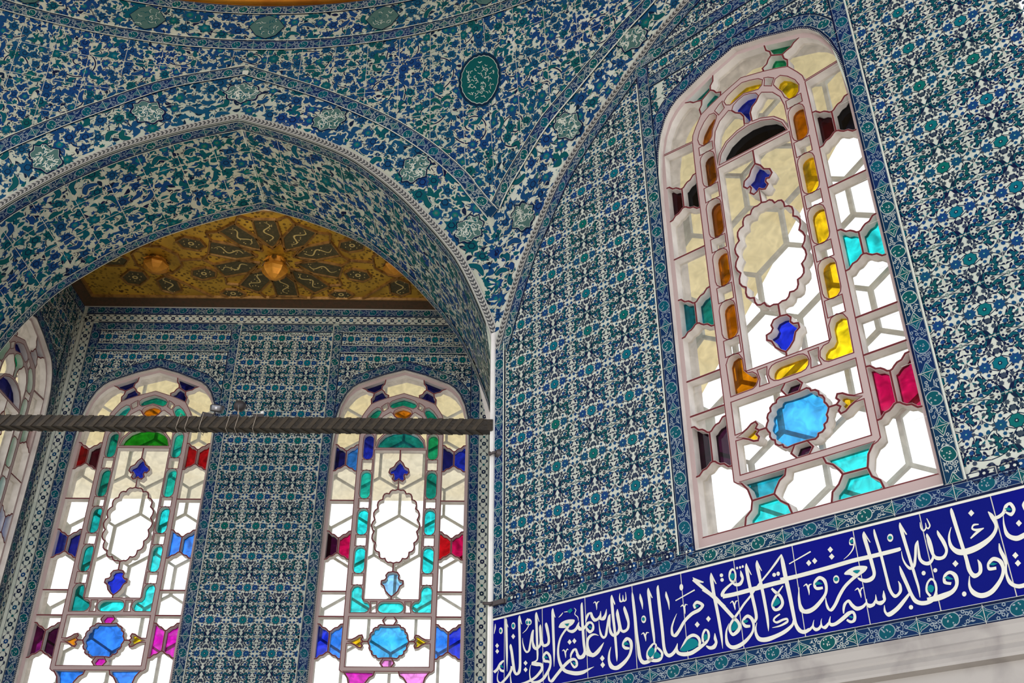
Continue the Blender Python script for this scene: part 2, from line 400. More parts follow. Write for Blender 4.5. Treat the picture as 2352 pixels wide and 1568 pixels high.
def darts(box, keep, g, r, mult=6):
    x0, x1, y0, y1 = box; cells = {}; pts = []
    n = int((x1-x0)*(y1-y0)/(g*g)*mult); X = r.uniform(x0, x1, n); Y = r.uniform(y0, y1, n); K = keep(X, Y)
    for x, y in zip(X[K], Y[K]):
        c = (int(x//g), int(y//g)); ok = True
        for a in (-1, 0, 1):
            for b in (-1, 0, 1):
                for p in cells.get((c[0]+a, c[1]+b), ()):
                    if (p[0]-x)**2+(p[1]-y)**2 < g*g: ok = False; break
        if ok: cells.setdefault(c, []).append((x, y)); pts.append((x, y))
    return arr(pts)
def packed(acc, box, keep, rmin, seed, mats=(BLUE, BLUE, TEAL, BLUE), lay=1, spiky=.38, leafw=.02, r0=.62, scroll=0., fine=.5, ground=CREAM, tendril=2, keep2=None):
    """dense arabesque: packed flowers and saz leaves, a finer growth filling the gaps, pale tendrils over both"""
    r = np.random.RandomState(seed); tint_of = lambda x, y: ((math.sin(math.floor(x/.2425)*12.9+math.floor(y/.2425)*78.2)*437.5) % 1)**1.2
    for x, y in darts(box, keep2 or keep, rmin*fine, r, 7):
        t_ = tint_of(x, y); m = mats[r.randint(len(mats))]; a = r.uniform(0, 6.28); q = rmin*fine
        if r.rand() < .5: acc.shape(flower((x, y), q*.66*r.uniform(.75, 1.15), r.randint(5, 8), .4, a, 2), m, lay, t_)
        else: acc.shape(leaf((x-q*.8*math.cos(a), y-q*.8*math.sin(a)), (x+q*.8*math.cos(a), y+q*.8*math.sin(a)), q*.80, r.uniform(-.4, .4)), m if r.rand() < .7 else LINE, lay, t_)
    P = darts(box, keep, rmin, r)
    if scroll:
        S_ = darts(box, keep, scroll*2.0, r)
        for x, y in S_:
            a0 = r.uniform(0, 6.28); sg = r.choice((-1, 1)); pts = []
            for i in range(15):
                q = scroll*(1-.80*i/14); an = a0+sg*i*.55; pts.append((x+q*math.cos(an), y+q*math.sin(an)))
            pts = [p for p in pts if keep(arr([p[0]]), arr([p[1]]))[0]]
            if len(pts) > 4:
                acc.shape(ribbon(pts, .022, 3, 0), ground, lay+1); acc.shape(ribbon(pts, .009, 3, 0), LINE, lay+2)
    for i, (x, y) in enumerate(P):
        t_ = tint_of(x, y); k = r.randint(0, 10); d = np.hypot(P[:, 0]-x, P[:, 1]-y); nb = np.argsort(d)[1:5]
        m = mats[r.randint(len(mats))]; R0 = rmin*r0*r.uniform(.8, 1.15); ro = r.uniform(0, 6.28); sx, sy = r.uniform(.8, 1.15, 2)
        if k < 6:
            nn = r.randint(6, 10)
            acc.shape(fflower((x, y), R0*1.17, nn, spiky*1.1, ro, 3, sx, sy), ground, lay+1.5, t_)
            acc.shape(fflower((x, y), R0*1.08, nn, spiky, ro, 3, sx, sy), LINE, lay+2, t_)
            acc.shape(fflower((x, y), R0*.98, nn, spiky*.9, ro, 3, sx, sy), m, lay+3, t_)
            acc.shape(flower((x, y), R0*.42, 6, .2, 0, 2), LINE if k % 3 else TURQ, lay+4, t_)
            acc.shape(flower((x, y), R0*(.30 if k % 3 else .2), 6, .2, 0, 2), m if k % 3 else GRG, lay+5, t_)
        elif k < 8:
            a = ro; b = a+r.uniform(1.6, 2.6); L = rmin*1.05; Q = [(x+L*.8*math.cos(a), y+L*.8*math.sin(a)), (x, y), (x+L*.9*math.cos(b), y+L*.9*math.sin(b))]
            acc.shape(ribbon(Q, rmin*.63, 4, 2), ground, lay+1.6, t_); acc.shape(ribbon(Q, rmin*.54, 4, 2), LINE, lay+2, t_); acc.shape(ribbon(Q, rmin*.46, 4, 2), TEAL if k == 6 else m, lay+3, t_)
        else:
            for j in range(3):
                a = ro+j*2.1; acc.shape(leaf((x-R0*.2*math.cos(a), y-R0*.2*math.sin(a)), (x+R0*1.35*math.cos(a), y+R0*1.35*math.sin(a)), R0*.8, .25), m, lay+3, t_)
        for j in nb:
            if j > i and d[j] < rmin*1.9:
                a, b = P[i], P[j]; mid = (a+b)/2; w = arr((-(b-a)[1], (b-a)[0]))*r.uniform(-.25, .25)
                acc.shape(ribbon([a, mid+w, b], .006, 3), LINE, lay+1, t_)
                if r.rand() < .35*tendril:
                    c = mid-w*.4; an = math.atan2((b-a)[0], -(b-a)[1])+r.uniform(-.6, .6); l = rmin*.45; u = arr((math.cos(an), math.sin(an))); v = arr((-u[1], u[0]))
                    acc.shape(ribbon([c-l*u, c-.35*l*u+.3*l*v, c+.35*l*u-.25*l*v, c+l*u], rmin*.15, 3, 2), ground, lay+6, t_)
                    if r.rand() < .5: acc.shape(leaf(c-.2*l*u, c+.5*l*u+.55*l*v, rmin*.14, .2), ground, lay+6, t_)
def medallion(c, rx, ry, rot=0., scal=0, seed=0):
    """grey-green cartouche with pale arabesque inside a dark outline"""
    r = random.Random(seed); t = T()
    a = np.arange(48)*2*PI/48
    if scal: q = 1+.05*np.abs(np.sin(a*scal/2))
    else: q = 1+0*a
    u = np.c_[rx*q*np.cos(a), ry*q*np.sin(a)]
    if not scal:
        h_ = [(1.02, 0), (.90, .12), (.80, .26), (.80, .48), (.70, .64), (.50, .68), (.32, .72), (.20, .86), (.10, .94), (0, 1.04)]
        h_ = h_+[(-x, y) for x, y in h_[::-1][1:]]; h_ = h_+[(x, -y) for x, y in h_[::-1][1:-1]]; u = cr(h_, 2, True)*arr((rx, ry))
    cr_, sr = math.cos(rot), math.sin(rot); Rm = arr(((cr_, sr), (-sr, cr_)))
    tr = lambda P: arr(P)@Rm+arr(c)
    if scal:
        V_, F_ = blob(u); t.a((tr(V_*1.12), F_), BLUE, 12)
        for k in range(scal): t.a(flower(tuple(tr([u[int(k*48/scal) % 48]*1.07])[0]), .009, 5, .2, 0, 2), LINE, 13)
    V_, F_ = blob(u); t.a((tr(V_*1.09), F_), LINE, 13); t.a((tr(V_*.98), F_), WHITE, 14); t.a((tr(V_*.955), F_), GRG if not scal else TEAL, 15)
    n = 44 if not scal else 70
    for _ in range(n):
        ph = r.uniform(0, 2*PI); rr = r.uniform(.08, .78)**.7; p = arr((rx*rr*.93*math.cos(ph), ry*rr*.93*math.sin(ph))); an = r.uniform(0, 2*PI); l = (.019 if not scal else .014)
        t.a((tr(ribbon([p-l*arr((math.cos(an), math.sin(an))), p+.006*arr((r.uniform(-1, 1), r.uniform(-1, 1))), p+l*arr((math.cos(an+.9), math.sin(an+.9)))], .0055 if not scal else .004, 3)[0]), ribbon([(0, 0), (1, 0), (2, 0)], 1, 3)[1]), WHITE, 17)
        if r.random() < .6: t.a(leaf(tuple(tr([p])[0]), tuple(tr([p+l*1.2*arr((math.cos(an+2), math.sin(an+2)))])[0]), .012, .3), TEAL, 16)
    return t.fin()
# ------------------------------------------------------------------ surfaces of the hall
B = 2.2763            # depth of the alcove's back wall
XL = -3.55            # left pier
SD = .95              # depth of the arch soffit
EYE = 1.60            # floor lies this far below z = 0
def wall_pt(a, z, h):
    """octagon wall (a = run along the wall, 0 at the pier edge), melting into the round drum above z = 3.9"""
    a = np.asarray(a, float); z = np.asarray(z, float)
    x = np.where(a > 0, a*CS, a); y = np.where(a > 0, -a*SN, 0.)
    s = XL-a; x = np.where(a < XL, XL-s*CS, x); y = np.where(a < XL, -s*SN, y)
    bx, by = x-AX[0], y-AX[1]; r = np.hypot(bx, by)
    z0 = np.maximum(3.9, np.where(a > 0, rope_r(np.clip(a, 0, 3.1))+.10, np.where(a > XL, arch_z(np.clip(a, XL, 0))+.08, 0)))
    w = np.clip((z-z0)/(5.4-z0), 0, 1)**.85
    r2 = r+(RC-r)*w-h
    return np.c_[AX[0]+bx/r*r2, AX[1]+by/r*r2, z]
def plane(P0, eu, n):
    P0, eu, n = arr(P0), arr(eu), arr(n)
    return lambda u, v, h: P0+np.outer(u, eu)+np.outer(v, (0, 0, 1))+np.outer(h, n)
right_pt = plane((0, 0, 0), (CS, -SN, 0), (-SN, -CS, 0))
back_pt = plane((0, B, 0), (1, 0, 0), (0, -1, 0))
left_pt = plane((XL, 0, 0), (0, 1, 0), (1, 0, 0))
# window outline (half): x from the axis, z
HEAD = [(.548, 3.40), (.544, 3.58), (.530, 3.72), (.505, 3.83), (.465, 3.925), (.42, 3.985), (.375, 4.02), (.17, 4.105), (0, 4.155)]
_hx = arr([p[0] for p in HEAD][::-1]); _hz = arr([p[1] for p in HEAD][::-1])
otop = lambda x: np.interp(np.abs(x), _hx, _hz)
WB = 1.45
def in_win(u, z, cx, dz, m):
    d = np.abs(u-cx)
    return (d < .548+m) & (z > WB+dz-m) & (z < np.interp(d/(1+m/.548*1.0), _hx, _hz)+dz+m*1.1)
# pointed arch of the alcove, right half and left half, in (x, z)
AR = [(0, .3), (0, 1.2), (0, 2.2), (0, 2.70), (-.002, 2.86), (-.012, 2.97), (-.032, 3.075), (-.086, 3.232), (-.156, 3.410), (-.238, 3.585), (-.320, 3.712), (-.413, 3.838), (-.60, 4.068), (-.823, 4.285), (-1.032, 4.438), (-1.38, 4.60), (-1.735, 4.722)]
AL = [(-2.08, 4.615), (-2.45, 4.455), (-2.724, 4.285), (-2.93, 4.12), (-3.129, 3.93), (-3.28, 3.70), (-3.38, 3.50), (-3.46, 3.27), (-3.515, 3.05), (-3.54, 2.93), (-3.55, 2.75), (-3.55, 2.2), (-3.55, 1.2), (-3.55, .3)]
arc_r = cr(AR, 6); arc_l = cr([AR[-1]]+AL, 6)
ARCH = np.concatenate([arc_r, arc_l[1:]])
_ax = ARCH[:, 0]; _mid = (ARCH[:, 1] > 2.72)
arch_z = lambda x: np.interp(x, ARCH[_mid][::-1, 0], ARCH[_mid][::-1, 1])
_ad = np.r_[0, np.cumsum(np.linalg.norm(np.diff(ARCH, axis=0), axis=1))]
_tg = np.gradient(ARCH, axis=0); _tg /= np.linalg.norm(_tg, axis=1)[:, None]
_nn = np.c_[_tg[:, 1], -_tg[:, 0]]          # away from the opening
def soffit_pt(t, y, h):
    x = np.interp(t, _ad, ARCH[:, 0]); z = np.interp(t, _ad, ARCH[:, 1])
    nx = np.interp(t, _ad, _nn[:, 0]); nz = np.interp(t, _ad, _nn[:, 1])
    return np.c_[x-nx*h, y, z-nz*h]
if soffit_pt(np.array([_ad[len(arc_r)//2]]), np.array([0.]), np.array([.1]))[0, 0] > np.interp(_ad[len(arc_r)//2], _ad, ARCH[:, 0]): _nn *= -1

def columns(acc, us, spans, dz, m, tint=lambda u, z: (math.sin(math.floor(u/.2396)*12.9+math.floor(z/.2396)*78.2)*437.5) % 1):
    """quad mesh between neighbouring columns; spans(u) gives the solid intervals"""
    for a, b in zip(us[:-1], us[1:]):
        mid = spans((a+b)/2)
        sa, sb = spans(a+1e-6), spans(b-1e-6)
        if not (len(sa) == len(sb) == len(mid)): sa = sb = mid
        for (p0, p1), (q0, q1) in zip(sa, sb):
            n = max(1, int(max(p1-p0, q1-q0)/dz)); V = []
            for i in range(n+1): V += [(a, p0+(p1-p0)*i/n), (b, q0+(q1-q0)*i/n)]
            for i in range(n):
                acc.shape((V[2*i:2*i+4], [(0, 1, 3, 2)]), m, 0, tint(a, V[2*i][1]))
def lin(a, b, st): return list(np.linspace(a, b, max(2, int(round((b-a)/st))+1)))
def win_spans(cx, dz, z0, top):
    def f(u):
        d = abs(u-cx); t = top(u) if callable(top) else top
        if d < .548: return [(z0, WB+dz), (float(otop(d))+dz, t)]
        return [(z0, t)]
    return f
def head_path(cx, dz, off):
    """polyline round the window head, offset outwards"""
    h = arr(HEAD); R_ = np.c_[h[:, 0], h[:, 1]]
    P = np.concatenate([R_, (R_*arr((-1, 1)))[::-1][1:]])
    tg = np.gradient(P, axis=0); tg /= np.linalg.norm(tg, axis=1)[:, None]; N = np.c_[tg[:, 1], -tg[:, 0]]
    Q = P+N*off+arr((cx, dz)); Q[len(HEAD)-1] = (cx, 4.155+dz+off*1.08)
    return Q[::-1]
def window_rim(acc, cx, dz, lay=9):
    Q = head_path(cx, dz, .006)
    acc.shape(ribbon(np.concatenate([[(cx-.554, WB+dz)], Q, [(cx+.554, WB+dz)]]), .011, 1), LINE, lay)
    f, D = pathwarp(np.concatenate([[(cx-.554, WB+dz)], Q, [(cx+.554, WB+dz)]]), False)
    n = int(D/.012)
    for i in range(n): acc.shape((f(arr([(i*.012+.002, -.003), (i*.012+.008, -.003), (i*.012+.005, .004)])), [(0, 1, 2)]), WHITE, lay+1)

# band curves above the arches, in (a, z)
U_LOW = [(.0, 3.875), (-.119, 4.042), (-.193, 4.165), (-.422, 4.409), (-.754, 4.671), (-1.195, 4.925), (-1.749, 5.165), (-2.231, 5.01), (-2.667, 4.745), (-3.0, 4.51), (-3.30, 4.25), (-3.55, 3.90)]
U_MID = [(.0, 3.965), (-.118, 4.125), (-.215, 4.25), (-.47, 4.50), (-.757, 4.73), (-1.20, 4.99), (-1.760, 5.225), (-2.26, 5.07), (-2.66, 4.83), (-3.02, 4.59), (-3.32, 4.34), (-3.55, 4.05)]
V_LOW = [(.0, 3.93), (.08, 4.02), (.274, 4.18), (.481, 4.37), (.654, 4.485), (.83, 4.60), (1.014, 4.715), (1.226, 4.83), (1.77, 5.05), (2.4, 4.75), (3.0, 4.3)]
V_MID = [(.04, 4.03), (.14, 4.13), (.285, 4.262), (.515, 4.46), (.727, 4.61), (.90, 4.725), (1.025, 4.80), (1.212, 4.90), (1.77, 5.12), (2.42, 4.82), (3.05, 4.36)]
ROPE_R = [(.020, 2.93), (.055, 3.02), (.140, 3.25), (.240, 3.48), (.375, 3.70), (.540, 3.95), (.76, 4.17), (1.02, 4.38), (1.20, 4.52), (1.39, 4.65), (1.77, 4.80), (2.15, 4.65), (2.52, 4.38), (2.8, 4.1), (3.1, 3.75)]
def curve_z(P): 
    Q = cr(P, 6); o = np.argsort(Q[:, 0]); return lambda a: np.interp(a, Q[o, 0], Q[o, 1])
u_mid, v_mid, u_low, v_low, rope_r = map(curve_z, (U_MID, V_MID, U_LOW, V_LOW, ROPE_R))
def offs(pts, d):
    P = arr(pts); tg = np.gradient(P, axis=0); tg /= np.linalg.norm(tg, axis=1)[:, None]
    return P+np.c_[-tg[:, 1], tg[:, 0]]*d
def medall(parent, nm, fn, c, rx, ry, rot, seed, scal=0, label=None):
    a = Acc(); a.put(medallion(c, rx, ry, rot, scal, seed), (0, 0), rnd.random()); o = a.build(nm, fn, .0005, parent)
    if label: o['label'] = label
def grouts(acc, fn_keep, us, zs, lay, w=.0018, us_rng=None, zs_rng=None):
    for u in us:
        z = np.arange(zs_rng[0], zs_rng[1], .06)
        for z0, z1 in zip(z[:-1], z[1:]):
            if fn_keep(np.array([u]), np.array([(z0+z1)/2]))[0]: acc.shape(([(u-w, z0), (u+w, z0), (u+w, z1), (u-w, z1)], [(0, 1, 2, 3)]), JOINT, lay)
    for z in zs:
        u_ = np.arange(us_rng[0], us_rng[1], .06)
        for u0, u1 in zip(u_[:-1], u_[1:]):
            if fn_keep(np.array([(u0+u1)/2]), np.array([z]))[0]: acc.shape(([(u0, z-w), (u1, z-w), (u1, z+w), (u0, z+w)], [(0, 1, 2, 3)]), JOINT, lay)
def border_obj(parent, fn, paths, H, tiles=None, dl=10, smooth=True, name='tile_border', label=None, step=.0005, mats=None, L=.239):
    a = Acc()
    for i, p in enumerate(paths): strip(a, p, tiles or bords(H), L, smooth, dl+(i % 3)*.9)
    o = a.build(name, fn, step, parent, mats)
    if label: o['label'] = label
    return o
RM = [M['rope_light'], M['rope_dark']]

# ---- front wall (over the alcove arch), as far as the edge it shares with the right wall
F1 = Acc()
us = lin(-4.7, XL, .06)[:-1]+lin(XL, 0, .05)
columns(F1, us, lambda u: [(float(arch_z(u)) if u > XL else .3, 5.42)], .05, CREAM)
def near_line(P, d):
    P = arr(P)
    def f(x, y):
        x, y = np.atleast_1d(x), np.atleast_1d(y); out = np.zeros(len(x), bool)
        for i in range(0, len(x), 4000): out[i:i+4000] = (np.hypot(x[i:i+4000, None]-P[None, :, 0], y[i:i+4000, None]-P[None, :, 1]).min(1) < d)
        return out
    return f
nr_arch = near_line(ARCH, .095); nr_rope = near_line(cr(ROPE_R, 8), .065); nr_arch2 = near_line(ARCH, .068); nr_rope2 = near_line(cr(ROPE_R, 8), .045)
keep_sp = lambda a, z: ((a <= 0) & (z > u_mid(a)+.03) | (a > 0) & (z > v_mid(a)+.03)) & (z < 5.40) & (np.hypot((a+.023)*1.15, z-4.912) > .185)
k_front = lambda a, z: keep_sp(a, z) & (a < 0.0) & (a > -4.6)
k_band = lambda a, z: (a < .012) & (a > -4.6) & (z < u_low(np.clip(a, XL, 0))+.01) & (z > np.where(a > XL, arch_z(np.clip(a, XL, 0)), 2.9)+.03) & ~nr_arch(a, z)
k_bandb = lambda a, z: (a < .012) & (a > -4.6) & (z < u_low(np.clip(a, XL, 0))+.01) & (z > np.where(a > XL, arch_z(np.clip(a, XL, 0)), 2.9)+.03) & ~nr_arch2(a, z)
packed(F1, (-4.5, 0, 3.9, 5.40), k_front, .060, 3, r0=.72, scroll=.16, tendril=1.6)
packed(F1, (-4.5, .012, 2.9, 5.2), k_band, .076, 4, mats=(BLUE, BLUE, BLUE, BLUE, BLUE, TEAL), spiky=.55, r0=.76, tendril=2.2, keep2=k_bandb)
grouts(F1, k_front, np.arange(-4.4, 0, .2425)+.11, (4.70, 4.95, 5.20), 6, .0016, (-4.5, 0), (3.9, 5.4))
# radial joints of the band
for s_ in np.arange(.12, 5.2, .2425):
    pass
wf = F1.build('wall_front', wall_pt, .0007)
tag(wf, 'blue and cream floral tiled wall over the pointed alcove arch', 'wall', kind='structure')
# back face and inner reveal of that wall
k = MB()
xs = lin(XL, 0, .12)
for a, b in zip(xs[:-1], xs[1:]):
    k.add([(a, SD, arch_z(a)+.0), (b, SD, arch_z(b)+.0), (b, SD, 5.0), (a, SD, 5.0)], [(0, 1, 2, 3)])
k.build('wall_core', M['plaster'], wf)
border_obj(wf, wall_pt, [[((p[0]+q[0])/2, (p[1]+q[1])/2) for p, q in zip(U_LOW, U_MID)][:7], [((p[0]+q[0])/2, (p[1]+q[1])/2) for p, q in zip(U_LOW, U_MID)][6:]], .088, step=.0007)
a_ = Acc()
UC = [((p[0]+q[0])/2, (p[1]+q[1])/2) for p, q in zip(U_LOW, U_MID)]
for d_ in (-.045, .045):
    for P in (UC[:7], UC[6:]): a_.shape(ribbon(offs(cr(P, 6), d_), .0055, 1), WHITE, 22)
a_.build('white_fillet', wall_pt, .0007, wf)
star = Acc(); star.shape(flower((-1.752, 5.165), .026, 4, .2, PI/4, 4), WHITE, 24); star.build('white_fillet', wall_pt, .0007, wf)
for i, (x, z, r_) in enumerate([(-2.932, 4.336, -.72), (-2.353, 4.77, -.50), (-1.746, 4.975, 0), (-1.124, 4.728, .52), (-.513, 4.285, .80), (-.16, 3.82, 1.05)]):
    medall(wf, 'medallion', wall_pt, (x, z), .125 if i < 5 else .12, .098 if i < 5 else .085, -(-r_), i+20)
medall(wf, 'medallion', wall_pt, (-.023, 4.915), .150, .185, 0, 77, 22, 'large round green medallion with a scalloped edge')
# moulded rope along the arch edge
rope_path = [(x, z) for x, z in cr([p for p in AR if p[1] > 2.9], 3)]+[(x, z) for x, z in cr([AR[-1]]+[p for p in AL if p[1] > 2.9], 3)][1:]
r1 = Acc(); half = [p for p in AR if p[1] > 2.9]; half2 = [AR[-1]]+[p for p in AL if p[1] > 2.9]
for h_ in (half, half2): strip(r1, [tuple(q) for q in offs(cr(h_, 3), -.026)], [ROPE], .056, False, 0, 0.)
o = r1.build('trim_1', lambda u, v, h: np.c_[u, -.006-h, v], .0012, None, RM)
tag(o, 'grey carved rope moulding along the alcove arch edge', 'moulding', kind='structure')

# ---- soffit of the arch
S1 = Acc()
t0, t1 = np.interp(3.02, ARCH[:len(arc_r), 1], _ad[:len(arc_r)]), _ad[-1]-.3
ts = lin(0, _ad[-1], .02)
for a, b in zip(ts[:-1], ts[1:]):
    for y0, y1 in zip(lin(0, SD, .19)[:-1], lin(0, SD, .19)[1:]):
        S1.shape(([(a, y0), (b, y0), (b, y1), (a, y1)], [(0, 1, 2, 3)]), CREAM, 0, rnd.random())
tl0 = _ad[-1]-np.interp(3.0, ARCH[len(arc_r):, 1][::-1], (_ad[-1]-_ad[len(arc_r):])[::-1])
k_sof = lambda t, y: (t > t0+.02) & (t < tl0) & (y > .07) & (y < SD-.08)
packed(S1, (t0, tl0, .07, SD-.08), k_sof, .080, 9, mats=(BLUE, TEAL, BLUE, TEAL), spiky=.55, r0=.74, tendril=2.2)
grouts(S1, k_sof, np.arange(t0+.1, tl0, .2425), (.30, .54, .78), 6, .0018, (t0, tl0), (.06, SD-.06))
tm = _ad[len(arc_r)-1]
S1.shape(([(tm-.004, .05), (tm+.004, .05), (tm+.004, SD-.05), (tm-.004, SD-.05)], [(0, 1, 2, 3)]), WHITE, 8)
so = S1.build('arch_soffit', soffit_pt, .0005, wf)
so['label'] = 'tiled underside of the alcove arch'
border_obj(wf, soffit_pt, [[(t0, .042), (tm, .042)], [(tm, .042), (tl0, .042)], [(t0, SD-.045), (tm, SD-.045)], [(tm, SD-.045), (tl0, SD-.045)]], .075, smooth=False, step=.0005)
g = Acc()
for y in (.006, .084, SD-.088, SD-.006):
    for a, b in zip(ts[:-1], ts[1:]):
        if a > t0: g.shape(([(a, y-.0028), (b, y-.0028), (b, y+.0028), (a, y+.0028)], [(0, 1, 2, 3)]), WHITE, 20)
g.build('white_fillet', soffit_pt, .0005, wf)
# whitish feet of the soffit: glare on the tiles put into the colour
for lo, hi, nm in ((0, t0, 'soffit_glare'), (tl0, _ad[-1], 'soffit_glare')):
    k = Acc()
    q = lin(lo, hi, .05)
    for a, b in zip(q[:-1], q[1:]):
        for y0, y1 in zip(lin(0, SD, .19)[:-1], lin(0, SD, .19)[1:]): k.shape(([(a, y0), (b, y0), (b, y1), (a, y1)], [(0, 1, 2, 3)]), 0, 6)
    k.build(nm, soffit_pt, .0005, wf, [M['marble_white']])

# ---- right wall
CX2 = 1.77
F2 = Acc()
us = sorted(set(lin(0, CX2-.548, .05)+lin(CX2-.548, CX2+.548, .035)+lin(CX2+.548, 3.1, .05)))
columns(F2, us, win_spans(CX2, 0, .60, 5.42), .05, WHITE)
k_right = lambda a, z: keep_sp(a, z) & (a >= 0.0)
k_band2 = lambda a, z: (a >= .012) & (z < v_low(a)+.01) & (z > rope_r(a)+.04) & ~nr_rope(a, z)
k_band2b = lambda a, z: (a >= .012) & (z < v_low(a)+.01) & (z > rope_r(a)+.04) & ~nr_rope2(a, z)
packed(F2, (0, 3.0, 3.9, 5.40), k_right, .060, 31, r0=.72, scroll=.16, tendril=1.6)
packed(F2, (.012, 3.0, 2.95, 5.0), k_band2, .076, 32, mats=(BLUE, BLUE, BLUE, BLUE, BLUE, TEAL), spiky=.55, r0=.76, tendril=2.2, keep2=k_band2b)
grouts(F2, k_right, np.arange(.03, 3, .2425), (4.70, 4.95, 5.20), 6, .0016, (0, 3.0), (3.9, 5.4))
inner_arch = lambda a: rope_r(a)-.10
k_f2 = lambda s, z: (s > .09) & (z > 1.44) & (z < rope_r(s)-.085) & ~in_win(s, z, CX2, 0, .06) & ~((s > 1.15) & (s < 2.395) & (z > 4.23) & (z < 4.50))
for c in range(0, 14):
    for r_ in range(-3, 11):
        s, z = .2140+c*TL, 3.5081-r_*.2398
        if s < 1.3: F2.put(FIELD, (s, z), rnd.random()**1.5, lambda u, v: k_f2(u, v) & (u < 1.25))
        s2, z2 = 2.6225+(c-5)*TL, 3.7693-(r_-1)*.2398
        if s2 > 1.1: F2.put(FIELD, (s2, z2), rnd.random()**1.5, lambda u, v: k_f2(u, v) & (u >= 1.25))
window_rim(F2, CX2, 0)
wr = F2.build('wall_right', wall_pt, .0005)
tag(wr, 'white, blue and teal floral tiled wall around the tall window at right', 'wall', kind='structure')
border_obj(wr, wall_pt, [[((p[0]+q[0])/2, (p[1]+q[1])/2) for p, q in zip(V_LOW, V_MID)]], .088, step=.0006)
a_ = Acc()
VC = cr([((p[0]+q[0])/2, (p[1]+q[1])/2) for p, q in zip(V_LOW, V_MID)], 6)
for d_, w_ in ((-.046, .011), (.045, .0055)): a_.shape(ribbon(offs(VC, d_), w_, 1), WHITE, 22)
a_.build('white_fillet', wall_pt, .0006, wr)
for i, (x, z, r_) in enumerate([(.235, 3.80, 2.05), (.625, 4.285, 2.25), (1.136, 4.69, 2.50)]):
    medall(wr, 'medallion', wall_pt, (x, z), .125, .092, r_, i+50)
r2 = Acc(); strip(r2, [tuple(q) for q in offs(cr(ROPE_R, 4), 0)], [ROPE], .056, False, 0, 0.)
o = r2.build('trim_2', lambda u, v, h: wall_pt(u, v, .004+h), .0012, None, RM)
tag(o, 'grey carved rope moulding of the blind arch on the right wall', 'moulding', kind='structure')
BA = [tuple(q) for q in offs(cr(ROPE_R, 4), -.062)]
border_obj(wr, wall_pt, [BA], .07, smooth=False, label='dark tile border following the blind arch')
border_obj(wr, wall_pt, [[(.048, 1.44), (.048, 2.95)]], .085, smooth=False, label='dark tile border beside the pier edge')
border_obj(wr, wall_pt, [[(1.182, 1.44), (1.182, 4.49)], [(2.361, 1.44), (2.361, 4.49)], [(1.182, 4.455), (2.361, 4.455)], [(1.222, 4.265), (2.321, 4.265)]], .078, smooth=False, label='dark tile border framing the right window')
border_obj(wr, wall_pt, [[tuple(q) for q in head_path(CX2, 0, .05)]], .075, smooth=False, dl=7, label='dark tile border round the head of the right window')
a_ = Acc()
for i in range(5):
    a_.put(FIELD, (1.222+(i+.5)*.22, 4.36), rnd.random(), lambda u, v: (np.abs(v-4.36) < .058))
a_.build('white_tile_row', wall_pt, .0006, wr)
a_ = Acc()
for s0, s1 in (((.086, 1.44), (.086, 2.95)), ((.006, .98), (.006, 2.95)), ((1.141, 1.44), (1.141, 4.30)), ((2.403, 1.44), (2.403, 4.30))):
    a_.shape(ribbon([s0, s1], .008, 1), WHITE, 22)
a_.build('white_fillet', wall_pt, .0006, wr)
# lower bands
border_obj(wr, right_pt, [[(0.01, 1.405), (3.05, 1.405)]], .066, smooth=False, label='dark tile border above the inscription')
border_obj(wr, right_pt, [[(0.01, .955), (3.05, .955)]], .066, smooth=False, label='dark tile border below the inscription')
a_ = Acc()
nst = 14
strip(a_, [(0.01, 1.447), (1.222, 1.447)], [white_tile(.239, .030, 4)], .10, False, 8, .2)
strip(a_, [(2.402, 1.447), (3.05, 1.447)], [white_tile(.239, .030, 4)], .10, False, 8, .2)
a_.build('white_tile_strip', right_pt, .0006, wr)
# ---- drum under the dome
D1 = Acc()
us = lin(-5.2, 3.4, .06)
columns(D1, us, lambda u: [(5.42, 6.1)], .12, CREAM)
k_dr = lambda a, z: (z > 5.515) & (z < 5.765)
packed(D1, (-4.9, 3.2, 5.51, 5.77), k_dr, .075, 61, mats=(BLUE, BLUE, TEAL, BLUE), spiky=.55, r0=.76, tendril=1.8)
dr = D1.build('wall_drum', wall_pt, .0007)
tag(dr, 'curved tiled drum band under the gilded dome rim', 'wall', kind='structure')
border_obj(dr, wall_pt, [[(-5.1, 5.45), (3.3, 5.45)]], .085, smooth=False, step=.0007)
border_obj(dr, wall_pt, [[(-5.1, 5.815), (3.3, 5.815)]], .085, smooth=False, step=.0007)
a_ = Acc()
for z in (5.402, 5.498, 5.770):
    for a, b in zip(us[:-1], us[1:]): a_.shape(([(a, z-.003), (b, z-.003), (b, z+.003), (a, z+.003)], [(0, 1, 2, 3)]), WHITE, 22)
a_.build('white_fillet', wall_pt, .0007, dr)
for i, x in enumerate((-4.25, -3.37, -2.513, -1.666, -.801, .06, .93)):
    a_ = Acc(); t_ = T(); u = arr([(-.125, 0), (-.07, .085), (0, .118), (.07, .085), (.125, 0), (.07, -.085), (0, -.118), (-.07, -.085)])
    V_, F_ = blob(u); t_.a((V_*1.05+arr((x, 5.64)), F_), LINE, 12); t_.a((V_+arr((x, 5.64)), F_), GRG, 13)
    r_ = random.Random(i)
    for _ in range(26):
        p = arr((x+r_.uniform(-.075, .075), 5.64+r_.uniform(-.07, .07))); an = r_.uniform(0, 6.28); l = .02
        t_.a(ribbon([p-l*arr((math.cos(an), math.sin(an))), p, p+l*arr((math.cos(an+1), math.sin(an+1)))], .004, 3), WHITE if r_.random() < .4 else TEAL, 14)
    a_.put(t_.fin(), (0, 0), rnd.random()); a_.build('medallion', wall_pt, .0007, dr)
k = MB(); n = 96; prof = []
